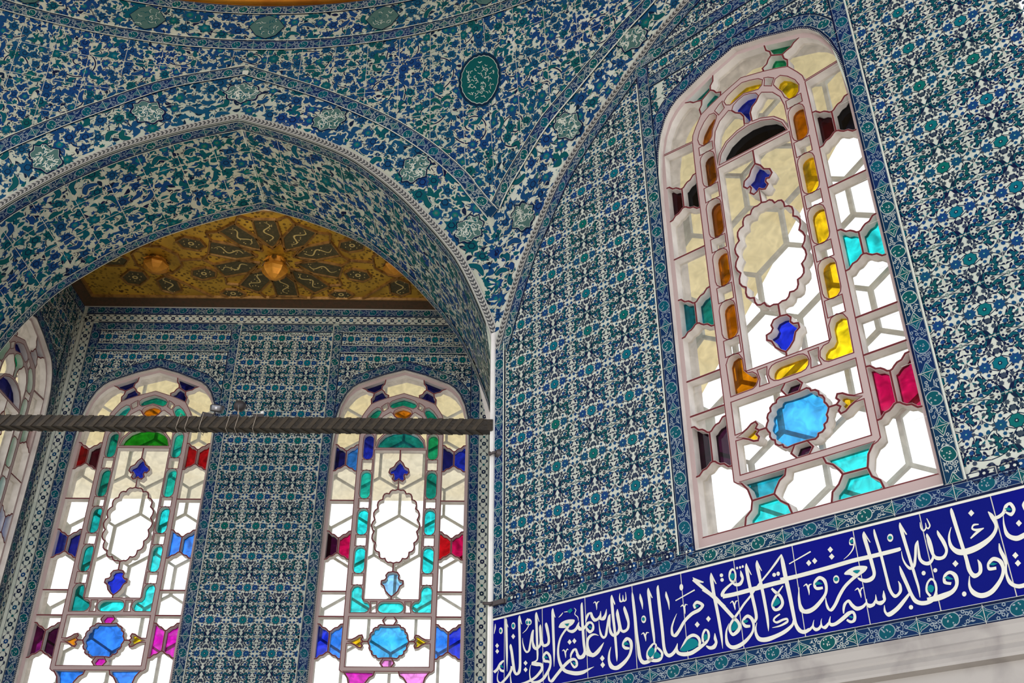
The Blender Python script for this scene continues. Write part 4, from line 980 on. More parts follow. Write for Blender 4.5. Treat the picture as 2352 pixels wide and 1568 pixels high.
INS_S=[[1044,13549,1082,13544,1006,13355,1161,13331,1041,12556,1195,12533,1080,11716,1209,11697,1148,10968,1163,10966],[341,13405,357,13402,300,13200,387,13178,265,12919,288,12912],[1965,13524,2003,13514,1881,13311,2032,13284,1904,12410,2054,12387,1923,11582,2079,11559,1910,11048,2072,11014,1835,10844,1998,10758,1792,10817,1744,10694,1716,10903,1561,10888,1649,11227,1479,11235,1556,11788,1384,11797,1477,12102,1311,12114,1409,12231,1379,12236],[1397,11187,1544,11141,1328,10965,1463,10898,1038,10694,1155,10609,667,10482,775,10390],[1422,10902,1444,10896,1351,10722,1404,10715,1379,10313,1489,10305],[359,10994,228,11115,593,11122,452,11220,781,11343,643,11435,937,11459,867,11535,989,11489,983,11506],[603,11256,671,11270,703,11048,803,11115,938,10948,987,11072],[589,11081,612,11074,500,10848,553,10838,524,10581,610,10604,791,10382,878,10458],[2540,12922,2585,12894,2391,12755,2432,12724,2163,12615,2173,12605],[3052,13476,3089,13468,2979,13277,3133,13251,3007,12496,3153,12474,3033,11810,3163,11791,3055,11405,3163,11384,3016,11217,3088,11163,2738,11168,2785,11088],[2714,11029,2736,11158,3029,10928,3069,11106,3260,10887,3409,10980,3290,10776,3443,10712,3054,10565,3171,10472,2781,10431,2866,10322,2361,10333,2416,10228,1928,10290,1974,10183],[2659,11038,2680,11032,2587,10809,2637,10799,2581,10539,2652,10537,2665,10255,2764,10318,3048,10122,3023,10255,3450,10211,3335,10325,3749,10473,3612,10554,3930,10750,3795,10798,3968,11049,3842,11064,3910,11321,3771,11289,3668,11519,3665,11386,3440,11392,3568,11326,3412,11206,3553,11199,3503,11037,3600,11134,3736,10976,3790,11077,3816,10934,3884,10986],[2159,12395,2174,12393,2154,12144,2213,12142,2242,11815,2343,11832,2430,11630,2447,11725,2648,11721,2525,11776,2718,12047,2609,12079,2840,12461,2718,12503,2898,12646,2828,12675],[2848,12652,2899,12638,2767,12377,2877,12353,2756,12096,2880,12087,2817,11816,2980,11850,3044,11668,3005,11822,3304,11792,3183,11870,3384,12020,3255,12048,3382,12433,3237,12457,3335,12825,3298,12832],[3302,12831,3331,12825,3222,12677,3382,12654,3262,12226,3420,12216,3342,11868,3507,11895,3574,11722,3559,11859,3853,11807,3712,11891,3895,12076,3753,12093,3833,12502,3656,12508,3757,12759,3600,12768,3695,12857,3666,12862],[4093,13460,4129,13453,4019,13251,4176,13224,4030,12317,4186,12294,4062,11508,4195,11488,4100,10738,4114,10736],[4984,12457,5085,12368,4736,12277,4831,12208,4475,11990,4584,11939,4336,11602,4454,11572,4314,11197,4452,11188,4412,10796,4573,10822,4654,10441,4793,10536,5028,10258,5091,10413,5426,10154,5429,10332,5835,10159,5776,10317,6185,10287,6144,10361,6440,10379,6435,10388],[4909,12297,4979,12346,5033,12176,5091,12264,5288,12082,5247,12234,5536,12178,5418,12277,5675,12388,5569,12441,5679,12536,5659,12544],[5575,12349,5665,12374,5664,12167,5768,12256,5876,12092,5913,12216],[5406,13218,5422,13226,5490,13111,5538,13105,5414,12932,5461,12933,5579,12761,5628,12773,5640,12571,5653,12571],[4713,13144,4740,13122,4576,13055,4622,13013,4450,12962,4459,12952],[4799,13136,4796,13159,5030,13107,5022,13157],[4628,11358,4615,11372,4694,11378,4712,11432,4744,11307,4829,11318,4781,11153,4850,11148,4811,11025,4825,11023],[4834,11222,4802,11235,4902,11336,4847,11365,4954,11375,4936,11434,4995,11351,5009,11361],[3814,10652,3835,10646,3738,10427,3794,10418,3756,10169,3870,10195,3998,10050,3904,10171,4301,10278,4169,10378,4762,10616,4629,10731,5127,10811,5033,10937,5304,10835,5335,10942,5386,10757,5513,10772,5373,10615,5511,10557,5340,10574,5303,10480,5217,10694,5133,10662,5132,10796,5089,10787],[5141,10941,5093,10951,5195,11102,5087,11147,5349,11267,5255,11348,5377,11281,5467,11347,5437,11135,5562,11155,5543,10894,5643,11003,5848,10858,5828,11014],[5885,13398,5907,13392,5797,13217,5933,13193,5802,12411,5952,12391,5837,11528,5985,11513,5876,11156,6022,11125,5748,11001,5908,10862,5669,10993,5576,10850,5543,11125,5419,11077],[7282,12818,7303,12811,7162,12593,7283,12537,7028,12491,7143,12340,6992,12451,6852,12440,6971,12787,6949,12792],[6902,12639,6963,12598,6749,12521,6841,12417,6625,12519,6555,12376,6526,12640,6375,12600,6428,12835,6341,12753,6184,12821,6284,12735,6059,12617,6165,12571,6052,12430,6081,12421],[5884,12079,5771,12212,6091,12190,5987,12289,6242,12313,6148,12433,6337,12327,6389,12417,6432,12231,6540,12235,6392,12071,6522,11998,6300,12032,6273,11893,6184,12141,6070,12103,6138,12211,6087,12213],[5545,12284,5633,12326,5677,12120,5717,12246,5976,12112,5946,12249],[6784,11709,6779,11699,6577,11831,6570,11763,6313,11847,6391,11738,6092,11685,6227,11619,6036,11410,6183,11392,6069,11083,6269,11127,6356,10812,6402,10990,6708,10899,6568,11046,6924,11120,6809,11203,7061,11346,7043,11358],[5895,11109,6003,11172,6035,10954,6146,11053,6270,10839,6340,10929],[7611,13400,7647,13393,7538,13175,7689,13153,7571,12378,7721,12363,7620,11796,7761,11782,7647,11226,7780,11212,7677,10664,7781,10653,7716,10411,7730,10410],[6819,12376,6834,12375,6816,12054,6874,12051,6856,11714,6978,11733,7041,11517,7067,11626,7245,11621,7126,11676,7337,11957,7218,11995,7476,12390,7351,12436,7504,12543,7471,12558],[7473,12548,7501,12541,7396,12302,7489,12282,7369,11984,7476,11974,7403,11696,7553,11728,7625,11502,7634,11642,7927,11598,7806,11691,8015,11844,7889,11869,8000,12199,7845,12210,7966,12489,7810,12509,7923,12695,7895,12701],[7895,12700,7923,12696,7835,12501,7977,12490,7890,12084,8044,12081,7963,11742,8104,11773,8188,11581,8182,11711,8459,11682,8343,11759,8534,11954,8409,11971,8493,12291,8322,12285,8383,12624,8232,12620,8306,12754,8278,12756],[8086,13394,8100,13390,8029,13197,8094,13189,8063,12986,8143,13033,8267,12994,8190,13034,8268,13269,8247,13274],[8224,13125,8271,13130,8270,12960,8326,13012,8430,12990,8362,13031,8442,13148,8393,13156,8419,13372,8398,13374],[6564,13213,6550,13230,6643,13241,6662,13296,6679,13157,6764,13163,6710,13012,6769,13004,6725,12884,6740,12881],[6753,13062,6725,13073,6827,13200,6772,13238,6911,13222,6897,13252],[7439,11098,7452,11092,7289,10873,7379,10848,7226,10534,7366,10530,7333,10185,7505,10288,7715,10049,7674,10231,8080,10184,7952,10327,8370,10411,8246,10502,8544,10650,8416,10703,8633,10957,8475,10979,8576,11225,8428,11173,8314,11373,8357,11221,8090,11208,8212,11140,8055,11005,8189,11018,8203,10850,8272,10969,8435,10822,8450,10902],[9180,13144,9208,13141,9144,12939,9281,12935,9205,12700,9320,12695,9275,12424,9288,12423],[9123,11336,9111,11351,9215,11366,9233,11423,9253,11276,9348,11293,9296,11143,9363,11140,9322,11019,9336,11017],[9342,11219,9317,11230,9436,11351,9385,11401,9526,11342,9529,11370],[8762,13308,8791,13305,8727,13038,8858,13024,8760,12222,8918,12206,8800,11480,8943,11468,8834,10893,8996,10884,8876,10388,9053,10403,9072,10090,9172,10228,9445,10084,9359,10232,9693,10283,9591,10350,9862,10579,9751,10621,9881,10797,9801,10787,9707,10887,9742,10821,9471,10737,9567,10670,9317,10516,9440,10483,9345,10231,9478,10307,9702,10070,9724,10206,10041,10090,9939,10211,10190,10342,10068,10361,10072,10560,9979,10512,9862,10730,9805,10687],[9640,13312,9668,13308,9579,13108,9728,13092,9623,12355,9770,12342,9666,11617,9812,11606,9706,11151,9830,11141,9738,10807,9807,10800],[10179,13324,10207,13316,10087,13128,10227,13108,10104,12264,10264,12249,10150,11388,10301,11375,10170,10672,10319,10666,10240,10328,10394,10370,10468,10150,10483,10303,10739,10233,10631,10348,10912,10425,10795,10489,10952,10661,10933,10669],[10824,10478,10922,10485,10858,10240,10982,10320,11162,10090,11190,10250,11560,10072,11517,10235,11885,10170,11802,10312,12162,10299,12074,10420,12406,10443,12312,10524,12548,10664,12443,10694,12523,10916,12423,10889,12327,11023,12378,10935,12172,10826,12264,10792,12136,10568,12245,10564,12212,10441,12272,10456],[11057,10363,11036,10377,11246,10543,11188,10585,11520,10746,11431,10850,11746,10794,11750,10931,11910,10709,12020,10776,11976,10541,12105,10532,11913,10407,12035,10360],[12783,10766,12808,10763,12716,10551,12854,10544,12752,10399,12873,10361,12629,10297,12735,10155,12507,10281,12471,10153,12342,10346,12307,10305],[11029,11911,11041,11905,10823,11656,10885,11625,10676,11363,10769,11339,10665,11055,10792,11078,10895,10935,10821,11068,11139,11129,11018,11221,11439,11468,11331,11563,11824,11691,11736,11819,12202,11791,12112,11918,12422,12020,12261,12015,12104,12263,12088,12123,11874,12124,11995,12067,11920,11943,12016,11950],[11034,12446,11012,12491,12049,12709,12023,12765],[11254,12148,11242,12163,11349,12174,11363,12240,11388,12101,11472,12112,11412,11934,11479,11929,11435,11804,11449,11803],[11460,12041,11435,12050,11533,12184,11484,12229,11602,12160,11611,12186],[10560,12961,10587,12958,10518,12766,10648,12765,10607,12459,10709,12456,10662,12136,10675,12135],[12902,13295,12928,13292,12825,13028,12986,13013,12867,12385,13020,12379,12960,11523,13105,11519,13027,10689,13152,10683,13081,10093,13094,10092],[11951,13155,12060,13235,12249,12841,12367,12927,12832,12231,12965,12323,13314,11690,13448,11778],[12384,12634,12498,12739,12856,12227,12983,12326,13133,11898,13273,11979,13437,11509,13574,11584,13687,11191,13811,11262,13843,11006,13979,11059,13902,10845,14053,10818,13803,10721,13921,10604,13646,10633,13616,10504,13575,10755,13453,10746,13607,10936,13506,10985,13785,11138,13699,11207,14065,11387,13987,11455,14348,11663,14277,11729,14659,11907,14593,11969,14974,12206,14918,12260,15251,12424,15197,12481,15702,12772,15644,12832,16093,13103,16023,13169,16268,13334,16245,13353],[13498,11041,13509,11036,13324,10790,13395,10765,13251,10494,13363,10484,13274,10182,13426,10242,13549,9980,13579,10134,13943,10018,13875,10169,14285,10197,14189,10304,14561,10467,14470,10524,14665,10737,14558,10754,14643,11044,14506,10997,14405,11241,14387,11109,14166,11124,14261,11049,14101,10932,14222,10935,14213,10741,14289,10851,14454,10712,14468,10806],[14619,13328,14643,13325,14547,13122,14689,13110,14578,12547,14719,12543,14647,11920,14786,11920,14707,11363,14845,11360,14711,11054,14840,11021,14608,10901,14712,10840],[15124,13344,15148,13340,15043,13124,15195,13114,15099,12494,15237,12491,15155,11821,15292,11818,15200,11058,15324,11052,15213,10661,15301,10653,15230,10415,15241,10414],[16233,13345,16280,13342,16186,13037,16351,13030,16213,12393,16393,12390,16277,11648,16449,11647,16325,10975,16478,10975,16371,10488,16509,10506,16500,10172,16633,10260,16746,10049,16753,10190,17000,10121,16955,10243],[16336,10652,16389,10631,16251,10509,16332,10434,15937,10360,16010,10228,15551,10256,15600,10105,15116,10205,15129,10023,14854,10249,14753,10113,14746,10396,14619,10377,14724,10616,14648,10634,14784,10847,14773,10851],[13355,12099,13340,12285,13884,12085,13862,12258,14832,12113,14805,12295,15750,12145,15729,12325,16287,12154,16271,12322],[13988,12738,14027,12676,13671,12615,13732,12530,13407,12472,13508,12376,13268,12310,13416,12245,13282,12182,13409,12173],[14013,12748,14002,12666,13869,12770,13804,12715,13827,12920,13732,12931,13887,13114,13792,13170,13956,13168,13968,13263,14019,13090,14098,13098,14020,12850,14093,12826,13900,12688,13976,12641],[14320,13093,14339,13093,14282,12890,14417,12889,14320,12734,14427,12696,14195,12607,14284,12484,14058,12611,14040,12474,13912,12641,13887,12592],[16117,12088,16151,12056,15857,11878,15924,11821,15594,11603,15685,11547,15506,11377,15623,11370,15611,11149,15673,11247,15892,11154,15813,11270,16076,11379,15951,11410,16011,11697,15896,11653,15800,11939,15700,11871,15659,12089,15588,12045],[15818,11015,15848,10963,15569,10917,15621,10857,15492,10771,15576,10787,15653,10647,15655,10735,15936,10703,15919,10791,16074,10703,16130,10779,16071,10673,16129,10600,15769,10571,15787,10504,15420,10530,15422,10514],[13670,11828,13658,11843,13763,11867,13784,11929,13798,11768,13875,11781,13833,11617,13894,11617,13860,11520,13872,11520],[13879,11694,13856,11704,13967,11845,13920,11885,14051,11858,14046,11886],[16548,12858,16531,12902,17546,13137,17525,13192],[16070,12236,16056,12406,16781,12232,16764,12401,18019,12277,18000,12442,19186,12340,19173,12502,19860,12339,19852,12501,20963,12366,20953,12514,21110,12436,21090,12513],[18835,12549,18829,12559,19066,12655,19043,12686,19279,12830,19239,12862,19381,13038,19328,13057,19409,13244,19343,13234,19291,13331,19312,13267,19181,13207,19238,13180,19175,13054,19226,13085,19316,13009,19328,13045],[19817,13441,19839,13437,19734,13249,19877,13247,19785,12705,19927,12712,19839,12120,19979,12124,19857,11759,19978,11727,19737,11655,19816,11515,19558,11626,19539,11480,19372,11694,19316,11605,19262,11750,19236,11724],[19298,11929,19362,11808,19018,11791,19085,11684,18655,11561,18740,11466,18362,11260,18468,11178,18139,10955,18239,10874,17962,10794,18008,10684,17929,10831,17837,10793,17872,11038,17799,11035,17856,11250,17833,11252],[16815,11872,16827,11869,16735,11637,16799,11624,16676,11307,16782,11304,16711,10921,16875,11007,17016,10782,17014,10954,17366,10874,17280,11017,17706,11129,17607,11230,17922,11381,17822,11437,18004,11661,17890,11673,17966,11954,17841,11894,17722,12128,17720,11991,17477,11983,17571,11913,17420,11759,17535,11768,17543,11608,17585,11719,17794,11595,17798,11692],[17005,11854,16997,11869,17119,11885,17142,11952,17145,11789,17225,11802,17169,11628,17234,11624,17180,11478,17191,11477],[17225,11731,17203,11738,17281,11843,17232,11886,17363,11872,17355,11899],[19054,11273,19046,11287,19167,11305,19178,11366,19188,11235,19262,11254,19220,11079,19279,11081,19241,10962,19252,10961],[19271,11179,19251,11189,19338,11285,19303,11326,19437,11312,19433,11332],[20142,11059,20158,11057,20065,10861,20180,10846,20063,10732,20147,10669,19944,10705,19941,10552,19847,10735,19744,10683,19839,10860,19786,10865,19827,10979,19817,10980],[19744,10781,19789,10753,19638,10679,19704,10579,19533,10680,19473,10538,19457,10737,19378,10723,19457,10880,19436,10884],[19422,10798,19458,10758,19236,10681,19284,10577,19029,10673,18981,10525,18895,10801,18786,10724,18757,10998,18711,10887,18537,10902,18619,10829,18446,10711,18535,10682,18436,10521,18479,10513],[17908,10515,17924,10509,17796,10318,17880,10310,17860,10140,17918,10258,18111,10141,18067,10265,18435,10280,18360,10408,18678,10414,18618,10550,18791,10453,18848,10552,18822,10362,18931,10359,18773,10229,18860,10149,18687,10212,18658,10114,18564,10296,18512,10236],[17835,10355,17878,10319,17712,10263,17789,10184,17612,10206,17630,10076,17540,10218,17463,10186,17525,10370,17480,10379,17558,10497,17548,10501],[17480,10311,17526,10279,17359,10198,17426,10112,17265,10190,17220,10067,17192,10248,17097,10230,17197,10374,17152,10387,17233,10502,17222,10507],[17136,10324,17174,10283,16963,10222,17010,10124,16723,10206,16710,10075,16553,10287,16493,10169],[20221,13429,20261,13427,20188,13173,20296,13176,20258,12455,20366,12459,20304,11564,20410,11568,20339,11019,20451,11042,20511,10706,20560,10826,20799,10854,20708,10921,20848,11113,20754,11116,20774,11290,20755,11287],[21254,13437,21283,13435,21202,13225,21327,13228,21248,12617,21371,12624,21314,11872,21426,11881,21359,11386,21461,11394,21408,10910,21491,10912,21417,10543,21436,10542],[21099,12349,21113,12348,21076,12080,21123,12085,21133,11810,21201,11841,21279,11600,21319,11705,21497,11683,21414,11744,21614,12010,21525,12039,21725,12417,21638,12453,21806,12594,21774,12615],[21776,12607,21804,12602,21706,12279,21780,12270,21664,11935,21774,11951,21777,11704,21863,11801,22003,11621,21986,11759,22196,11769,22122,11824,22272,12015,22190,12022,22270,12462,22151,12450,22216,12692,22115,12678,22175,12784,22152,12783],[22154,12784,22173,12784,22110,12463,22220,12471,22168,11958,22274,11988,22317,11739,22377,11864,22604,11744,22551,11850,22773,11989,22677,12011,22761,12333,22628,12302,22637,12672,22531,12642,22573,12810,22550,12807],[22004,13264,22023,13263,21977,13039,22032,13048,22065,12881,22081,12956,22211,12985,22161,13012,22214,13190,22195,13192],[22181,13035,22212,13055,22252,12925,22246,12992,22370,13055,22315,13061,22299,13347,22272,13341],[20911,11829,20939,11832,20895,11523,21026,11545,20995,11071,21123,11098,21080,10674,21205,10711,21197,10384,21310,10492,21498,10243,21519,10395,21879,10312,21809,10426,22082,10637,22006,10664,22109,10977,22029,10962,21963,11150,21958,11068,21762,11000,21823,10961,21671,10716,21753,10719,21765,10494,21848,10533],[21092,10818,21141,10764,20812,10612,20895,10513,20471,10368,20554,10236,20168,10239,20170,10075,20093,10305,20010,10286,20083,10525,20064,10527],[21658,10334,21666,10484,21972,10300,21966,10500,22301,10342,22267,10537,22642,10464,22571,10592,22860,10719,22752,10764,22897,11069,22755,11021,22675,11268,22648,11150,22424,11153,22502,11090,22359,10872,22467,10928,22598,10760,22641,10851],[23219,13500,23249,13499,23161,13280,23292,13285,23215,12349,23344,12359,23269,11601,23396,11611,23276,11121,23419,11155,23432,10831,23501,10986,23730,10950,23635,11029,23804,11255,23688,11257,23719,11447,23695,11441],[23067,12810,23085,12800,22893,12500,22961,12484,22858,12100,22982,12141,23067,11775,23165,11954,23460,11701,23453,11924,23956,11816,23898,12007,24416,12087,24337,12198,24654,12440,24544,12468,24615,12857,24476,12816,24471,13052,24445,13039],[24527,12736,24540,12837,24733,12704,24715,12825,24979,12819,24909,12913,25132,13043,25063,13139,25217,13081,25289,13178,25261,12912,25371,12891,25185,12818,25180,12687,25017,12924,24988,12884],[24917,12793,24935,12790,24830,12441,24896,12440,24829,12034,24954,12107,25106,11798,25157,11970,25412,11837,25380,12009,25706,11961,25668,12100],[24037,12694,24033,12653,23852,12724,23875,12656,23753,12565,23819,12586,23908,12445,23926,12536,24176,12480,24177,12511],[24161,12517,24173,12479,23875,12433,23911,12349,23635,12261,23659,12217],[23293,10946,23312,10942,23179,10603,23266,10607,23243,10282,23371,10391,23549,10099,23577,10272,23954,10192,23883,10335,24329,10546,24239,10625,24511,10887,24403,10910,24500,11241,24374,11169,24238,11421,24227,11283,23992,11247,24068,11190,23974,11000,24051,11090,24240,10966,24255,11073],[24532,11844,24561,11843,24476,11582,24588,11598,24532,11259,24662,11282,24548,11067,24641,11071],[24587,11172,24650,11157,24482,10784,24565,10784,24519,10390,24633,10461,24793,10185,24833,10323,25145,10213,25143,10354],[25712,13120,25743,13098,25609,12980,25681,12966,25635,12758,25681,12763]]
INS_P=[[1063,13561,1239,13087,1220,13062,1130,13277],[2003,13530,2144,13053,2095,13075,2032,13227],[2473,13302,2602,13180,2453,13179],[3107,13465,3257,12977,3228,12969,3157,13134],[4129,13453,4260,13001,4224,12999,4156,13144],[4471,12567,4588,12682,4836,12745,5117,12743,5409,12673,5369,12541,5245,12456,5069,12407,4929,12404,4772,12405,4468,12473],[861,12970,849,12901,815,12849,766,12826,710,12836,660,12876,625,12940,612,13013,624,13083,658,13135,708,13158,763,13148,813,13107,848,13044],[1702,13056,1689,12985,1653,12932,1601,12909,1543,12919,1491,12961,1455,13026,1442,13102,1455,13174,1491,13226,1543,13250,1601,13239,1653,13197,1689,13132],[2768,13052,2747,12983,2690,12935,2608,12918,2517,12934,2435,12981,2379,13050,2359,13126,2380,13195,2438,13243,2520,13261,2611,13244,2693,13197,2749,13128],[1561,12701,1689,12545,1561,12433,1431,12589],[490,12423,615,12279,492,12176,366,12320],[500,12149,626,12006,503,11903,377,12046],[2351,11299,2478,11158,2348,11057,2221,11198],[2352,10990,2478,10851,2349,10750,2222,10889],[5082,11833,5204,11686,5073,11581,4950,11728],[5368,11830,5488,11683,5358,11579,5236,11725],[7650,13392,7804,12965,7771,12905,7691,13061],[9425,11959,9407,11889,9366,11838,9312,11815,9255,11826,9206,11867,9175,11931,9168,12006,9187,12076,9227,12127,9282,12150,9339,12139,9388,12098,9419,12033],[6930,10813,7054,10654,6914,10536,6790,10695],[6938,10524,7061,10366,6922,10248,6798,10406],[9672,13307,9853,12827,9803,12825,9717,12997],[11990,13301,12520,12985,12482,12950,12288,13004,12031,13116],[12937,13280,13123,12779,13083,12776,12997,12958],[11470,12969,11454,12909,11423,12864,11382,12844,11340,12852,11305,12888,11284,12943,11281,13007,11297,13068,11328,13113,11369,13133,11411,13124,11446,13088,11467,13033],[12006,11392,12114,11243,11977,11140,11868,11288],[12573,11526,12673,11379,12543,11275,12443,11421],[14645,13315,14816,12804,14778,12804,14706,12955],[15150,13334,15303,12868,15268,12862,15198,13018],[14228,13215,14220,13192,14204,13176,14182,13169,14160,13174,14142,13189,14130,13211,14129,13237,14137,13260,14153,13276,14175,13282,14197,13278,14215,13263,14226,13240],[14371,13212,14363,13189,14347,13173,14325,13167,14303,13171,14285,13186,14274,13209,14272,13234,14280,13257,14297,13273,14318,13280,14340,13275,14358,13260,14369,13237],[14499,13221,14491,13198,14475,13182,14454,13176,14432,13180,14413,13196,14402,13218,14401,13243,14409,13266,14425,13282,14446,13289,14468,13284,14487,13269,14498,13246],[13484,13066,13471,13033,13445,13011,13410,13003,13373,13011,13342,13033,13322,13065,13318,13101,13331,13133,13357,13156,13392,13164,13429,13156,13460,13134,13480,13101],[13491,12866,13478,12834,13452,12812,13417,12804,13381,12811,13350,12833,13330,12865,13326,12901,13339,12933,13365,12955,13400,12964,13437,12956,13468,12934,13487,12902],[15899,12568,15885,12535,15858,12512,15823,12503,15787,12511,15756,12533,15737,12566,15735,12603,15748,12636,15775,12659,15810,12668,15847,12660,15877,12637,15896,12604],[16075,12577,16062,12542,16036,12516,16003,12506,15969,12514,15942,12537,15925,12571,15923,12610,15936,12645,15962,12670,15995,12680,16029,12673,16057,12650,16073,12616],[19842,13435,20012,12962,19976,12962,19898,13142],[18780,12041,18983,12134,19248,12180,19497,12153,19700,12073,19624,11941,19438,11845,19293,11822,19192,11884,19069,11829,18969,11905,18766,11962],[18515,11829,18490,11763,18446,11715,18392,11695,18337,11706,18294,11747,18270,11809,18270,11880,18294,11947,18338,11995,18393,12015,18448,12003,18491,11962,18515,11900],[17399,12855,17489,12708,17358,12609,17267,12757],[17660,12882,17748,12735,17618,12637,17529,12784],[18381,13177,18472,13028,18337,12932,18246,13081],[18389,12892,18480,12745,18346,12649,18254,12796],[21282,13432,21448,12932,21406,12918,21333,13085],[20905,12924,20880,12861,20838,12816,20787,12797,20736,12809,20696,12849,20675,12910,20677,12979,20702,13043,20744,13088,20796,13106,20847,13094,20887,13054,20907,12993],[21811,11366,21797,11332,21770,11308,21738,11299,21706,11305,21681,11327,21667,11360,21667,11397,21682,11430,21708,11454,21741,11464,21773,11457,21798,11435,21812,11403],[22243,11376,22228,11345,22203,11323,22171,11314,22140,11321,22114,11342,22101,11372,22101,11407,22115,11439,22141,11461,22173,11470,22204,11463,22229,11442,22243,11411],[21105,10249,21090,10216,21063,10193,21029,10183,20995,10190,20967,10211,20951,10243,20951,10279,20966,10312,20993,10336,21028,10345,21062,10339,21090,10317,21105,10285],[23053,10347,23037,10311,23009,10285,22975,10274,22941,10281,22915,10304,22901,10338,22902,10377,22918,10413,22946,10439,22981,10450,23014,10443,23041,10420,23055,10386],[23908,13263,23984,13114,23851,13019,23774,13168],[25383,12503,25451,12361,25324,12269,25255,12410],[24993,11428,25062,11291,24935,11199,24865,11336],[25007,11148,25076,11013,24949,10921,24880,11056],[22952,11592,23030,11450,22897,11355,22818,11497]]
INS_T=[[4813,12587,5110,12561,5036,12466,4949,12455],[5230,10786,5348,10755,5443,10611,5310,10657],[4992,13152,5241,13241,5340,13114,5162,13011],[694,11323,827,11330,942,11190,828,11180],[3502,11266,3628,11318,3785,11181,3643,11177],[795,12973,788,12937,769,12911,741,12899,710,12905,682,12926,662,12959,655,12997,661,13033,681,13060,709,13071,740,13066,768,13044,788,13011],[1660,13063,1651,13021,1628,12990,1595,12976,1557,12983,1524,13008,1500,13048,1492,13093,1500,13136,1524,13167,1557,13181,1595,13174,1628,13148,1652,13109],[2534,13066,2527,13031,2510,13005,2484,12994,2456,12999,2431,13019,2413,13052,2407,13089,2414,13125,2432,13151,2457,13162,2486,13157,2511,13136,2528,13104],[2712,13034,2705,13004,2686,12982,2660,12973,2630,12978,2603,12997,2585,13026,2579,13058,2586,13089,2605,13110,2631,13120,2661,13114,2688,13095,2706,13067],[6218,12237,6354,12204,6423,12098,6294,12121],[8165,11116,8274,11181,8455,11026,8316,11035,8177,11044],[9372,11974,9361,11940,9336,11915,9302,11905,9266,11911,9235,11933,9214,11966,9209,12004,9220,12039,9245,12063,9279,12073,9315,12067,9347,12045,9367,12012],[9606,10703,9740,10639,9743,10469,9591,10325,9422,10394,9418,10550],[9814,10486,9979,10403,10068,10249,9858,10213,9677,10311],[11987,12114,12192,12017,12034,11940],[11045,10357,11283,10553,11502,10738,11733,10726,11918,10612,11964,10440,11788,10332,11519,10280,11253,10268],[12451,10659,12434,10605,12401,10565,12357,10547,12312,10555,12274,10586,12251,10636,12247,10694,12264,10748,12298,10789,12341,10807,12387,10799,12425,10767,12448,10717],[13793,11082,13920,10868,13808,10726,13604,10721,13627,10894],[14190,11023,14331,11038,14414,10969,14330,10917,14209,10938],[13957,13053,14040,12956,14010,12848,13904,12771,13807,12891,13839,13013],[15801,11651,15933,11450,15831,11363,15631,11321,15583,11397],[19118,12017,19249,12035,19404,11994,19326,11924,19251,11899],[17510,11868,17639,11924,17822,11789,17675,11792,17530,11808],[18629,10380,18753,10370,18822,10292,18737,10282],[18482,11841,18468,11809,18440,11786,18404,11778,18367,11785,18336,11808,18317,11840,18315,11876,18330,11909,18358,11932,18394,11940,18432,11932,18462,11910,18480,11877],[19354,13151,19341,13125,19315,13108,19282,13103,19248,13111,19219,13130,19202,13158,19200,13188,19213,13214,19238,13231,19272,13237,19306,13228,19334,13209,19352,13181],[21894,10913,22008,10797,21902,10633,21779,10704,21767,10822],[20867,12933,20853,12904,20827,12884,20794,12878,20760,12886,20733,12907,20717,12937,20715,12970,20729,12999,20755,13019,20789,13025,20823,13017,20850,12996,20866,12966],[22422,11053,22560,11101,22750,10932,22577,10953],[25027,13003,25176,13017,25256,12891,25123,12899],[24036,11182,24180,11237,24328,11153,24176,11121]]
INS_J=[0.096, 0.343, 0.606, 0.877, 1.139, 1.405, 1.677, 1.94, 2.205, 2.466]
# ------------------------------------------------------------------ calligraphic frieze
fr = empty('inscription_frieze', (CS*1.5, -SN*1.5, 1.18)); fr.rotation_euler = (0, 0, -PSI)
tag(fr, 'cobalt blue tile frieze with white Arabic calligraphy under the right window', 'inscription')
def fr_pt(u, v, h): return np.c_[u-1.5, -h, v-1.18]
a_ = Acc()
jt = [0.01]+INS_J+[2.73, 3.05]
for s0, s1 in zip(jt[:-1], jt[1:]): a_.shape(([(s0, .992), (s1, .992), (s1, 1.372), (s0, 1.372)], [(0, 1, 2, 3)]), ULTRA, 4, rnd.random())
for s_ in jt[1:-1]: a_.shape(([(s_-.0018, .992), (s_+.0018, .992), (s_+.0018, 1.36), (s_-.0018, 1.36)], [(0, 1, 2, 3)]), JOINT, 5)
a_.build('tile_ground', fr_pt, .0006, fr)
a_ = Acc()
for z, w in ((1.365, .014), (.990, .009)): a_.shape(([(.01, z-w/2), (3.05, z-w/2), (3.05, z+w/2), (.01, z+w/2)], [(0, 1, 2, 3)]), LWHITE, 7)
a_.build('white_fillet', fr_pt, .0006, fr)
a_ = Acc()
for i, st in enumerate(INS_S):
    q = arr(st).reshape(-1, 4)/1e4; q = cr(q, 5); n = len(q)
    a_.shape((np.concatenate([q[:, :2], q[:, 2:]]), [(j, j+1, n+j+1, n+j) for j in range(n-1)]), LWHITE, 7+.02*i, .3)
for i, p in enumerate(INS_P):
    P = arr(p).reshape(-1, 2)/1e4
    if len(P) > 8 and len(P) != 14: P = cr(P, 3, True)
    a_.shape((P, [tuple(range(len(P)))]), LWHITE, 7+.02*i, .3)
o = a_.build('lettering', fr_pt, .0006, fr); o['label'] = 'white Arabic calligraphy'
for i, p in enumerate(INS_T):
    a_ = Acc(); P = arr(p).reshape(-1, 2)/1e4
    if len(P) > 4 and len(P) != 14: P = cr(P, 3, True)
    a_.shape((P, [tuple(range(len(P)))]), LTEAL, 11+.02*i, rnd.random())
    o = a_.build('letter_infill', fr_pt, .0006, fr); o['label'] = 'turquoise filling of a letter loop'
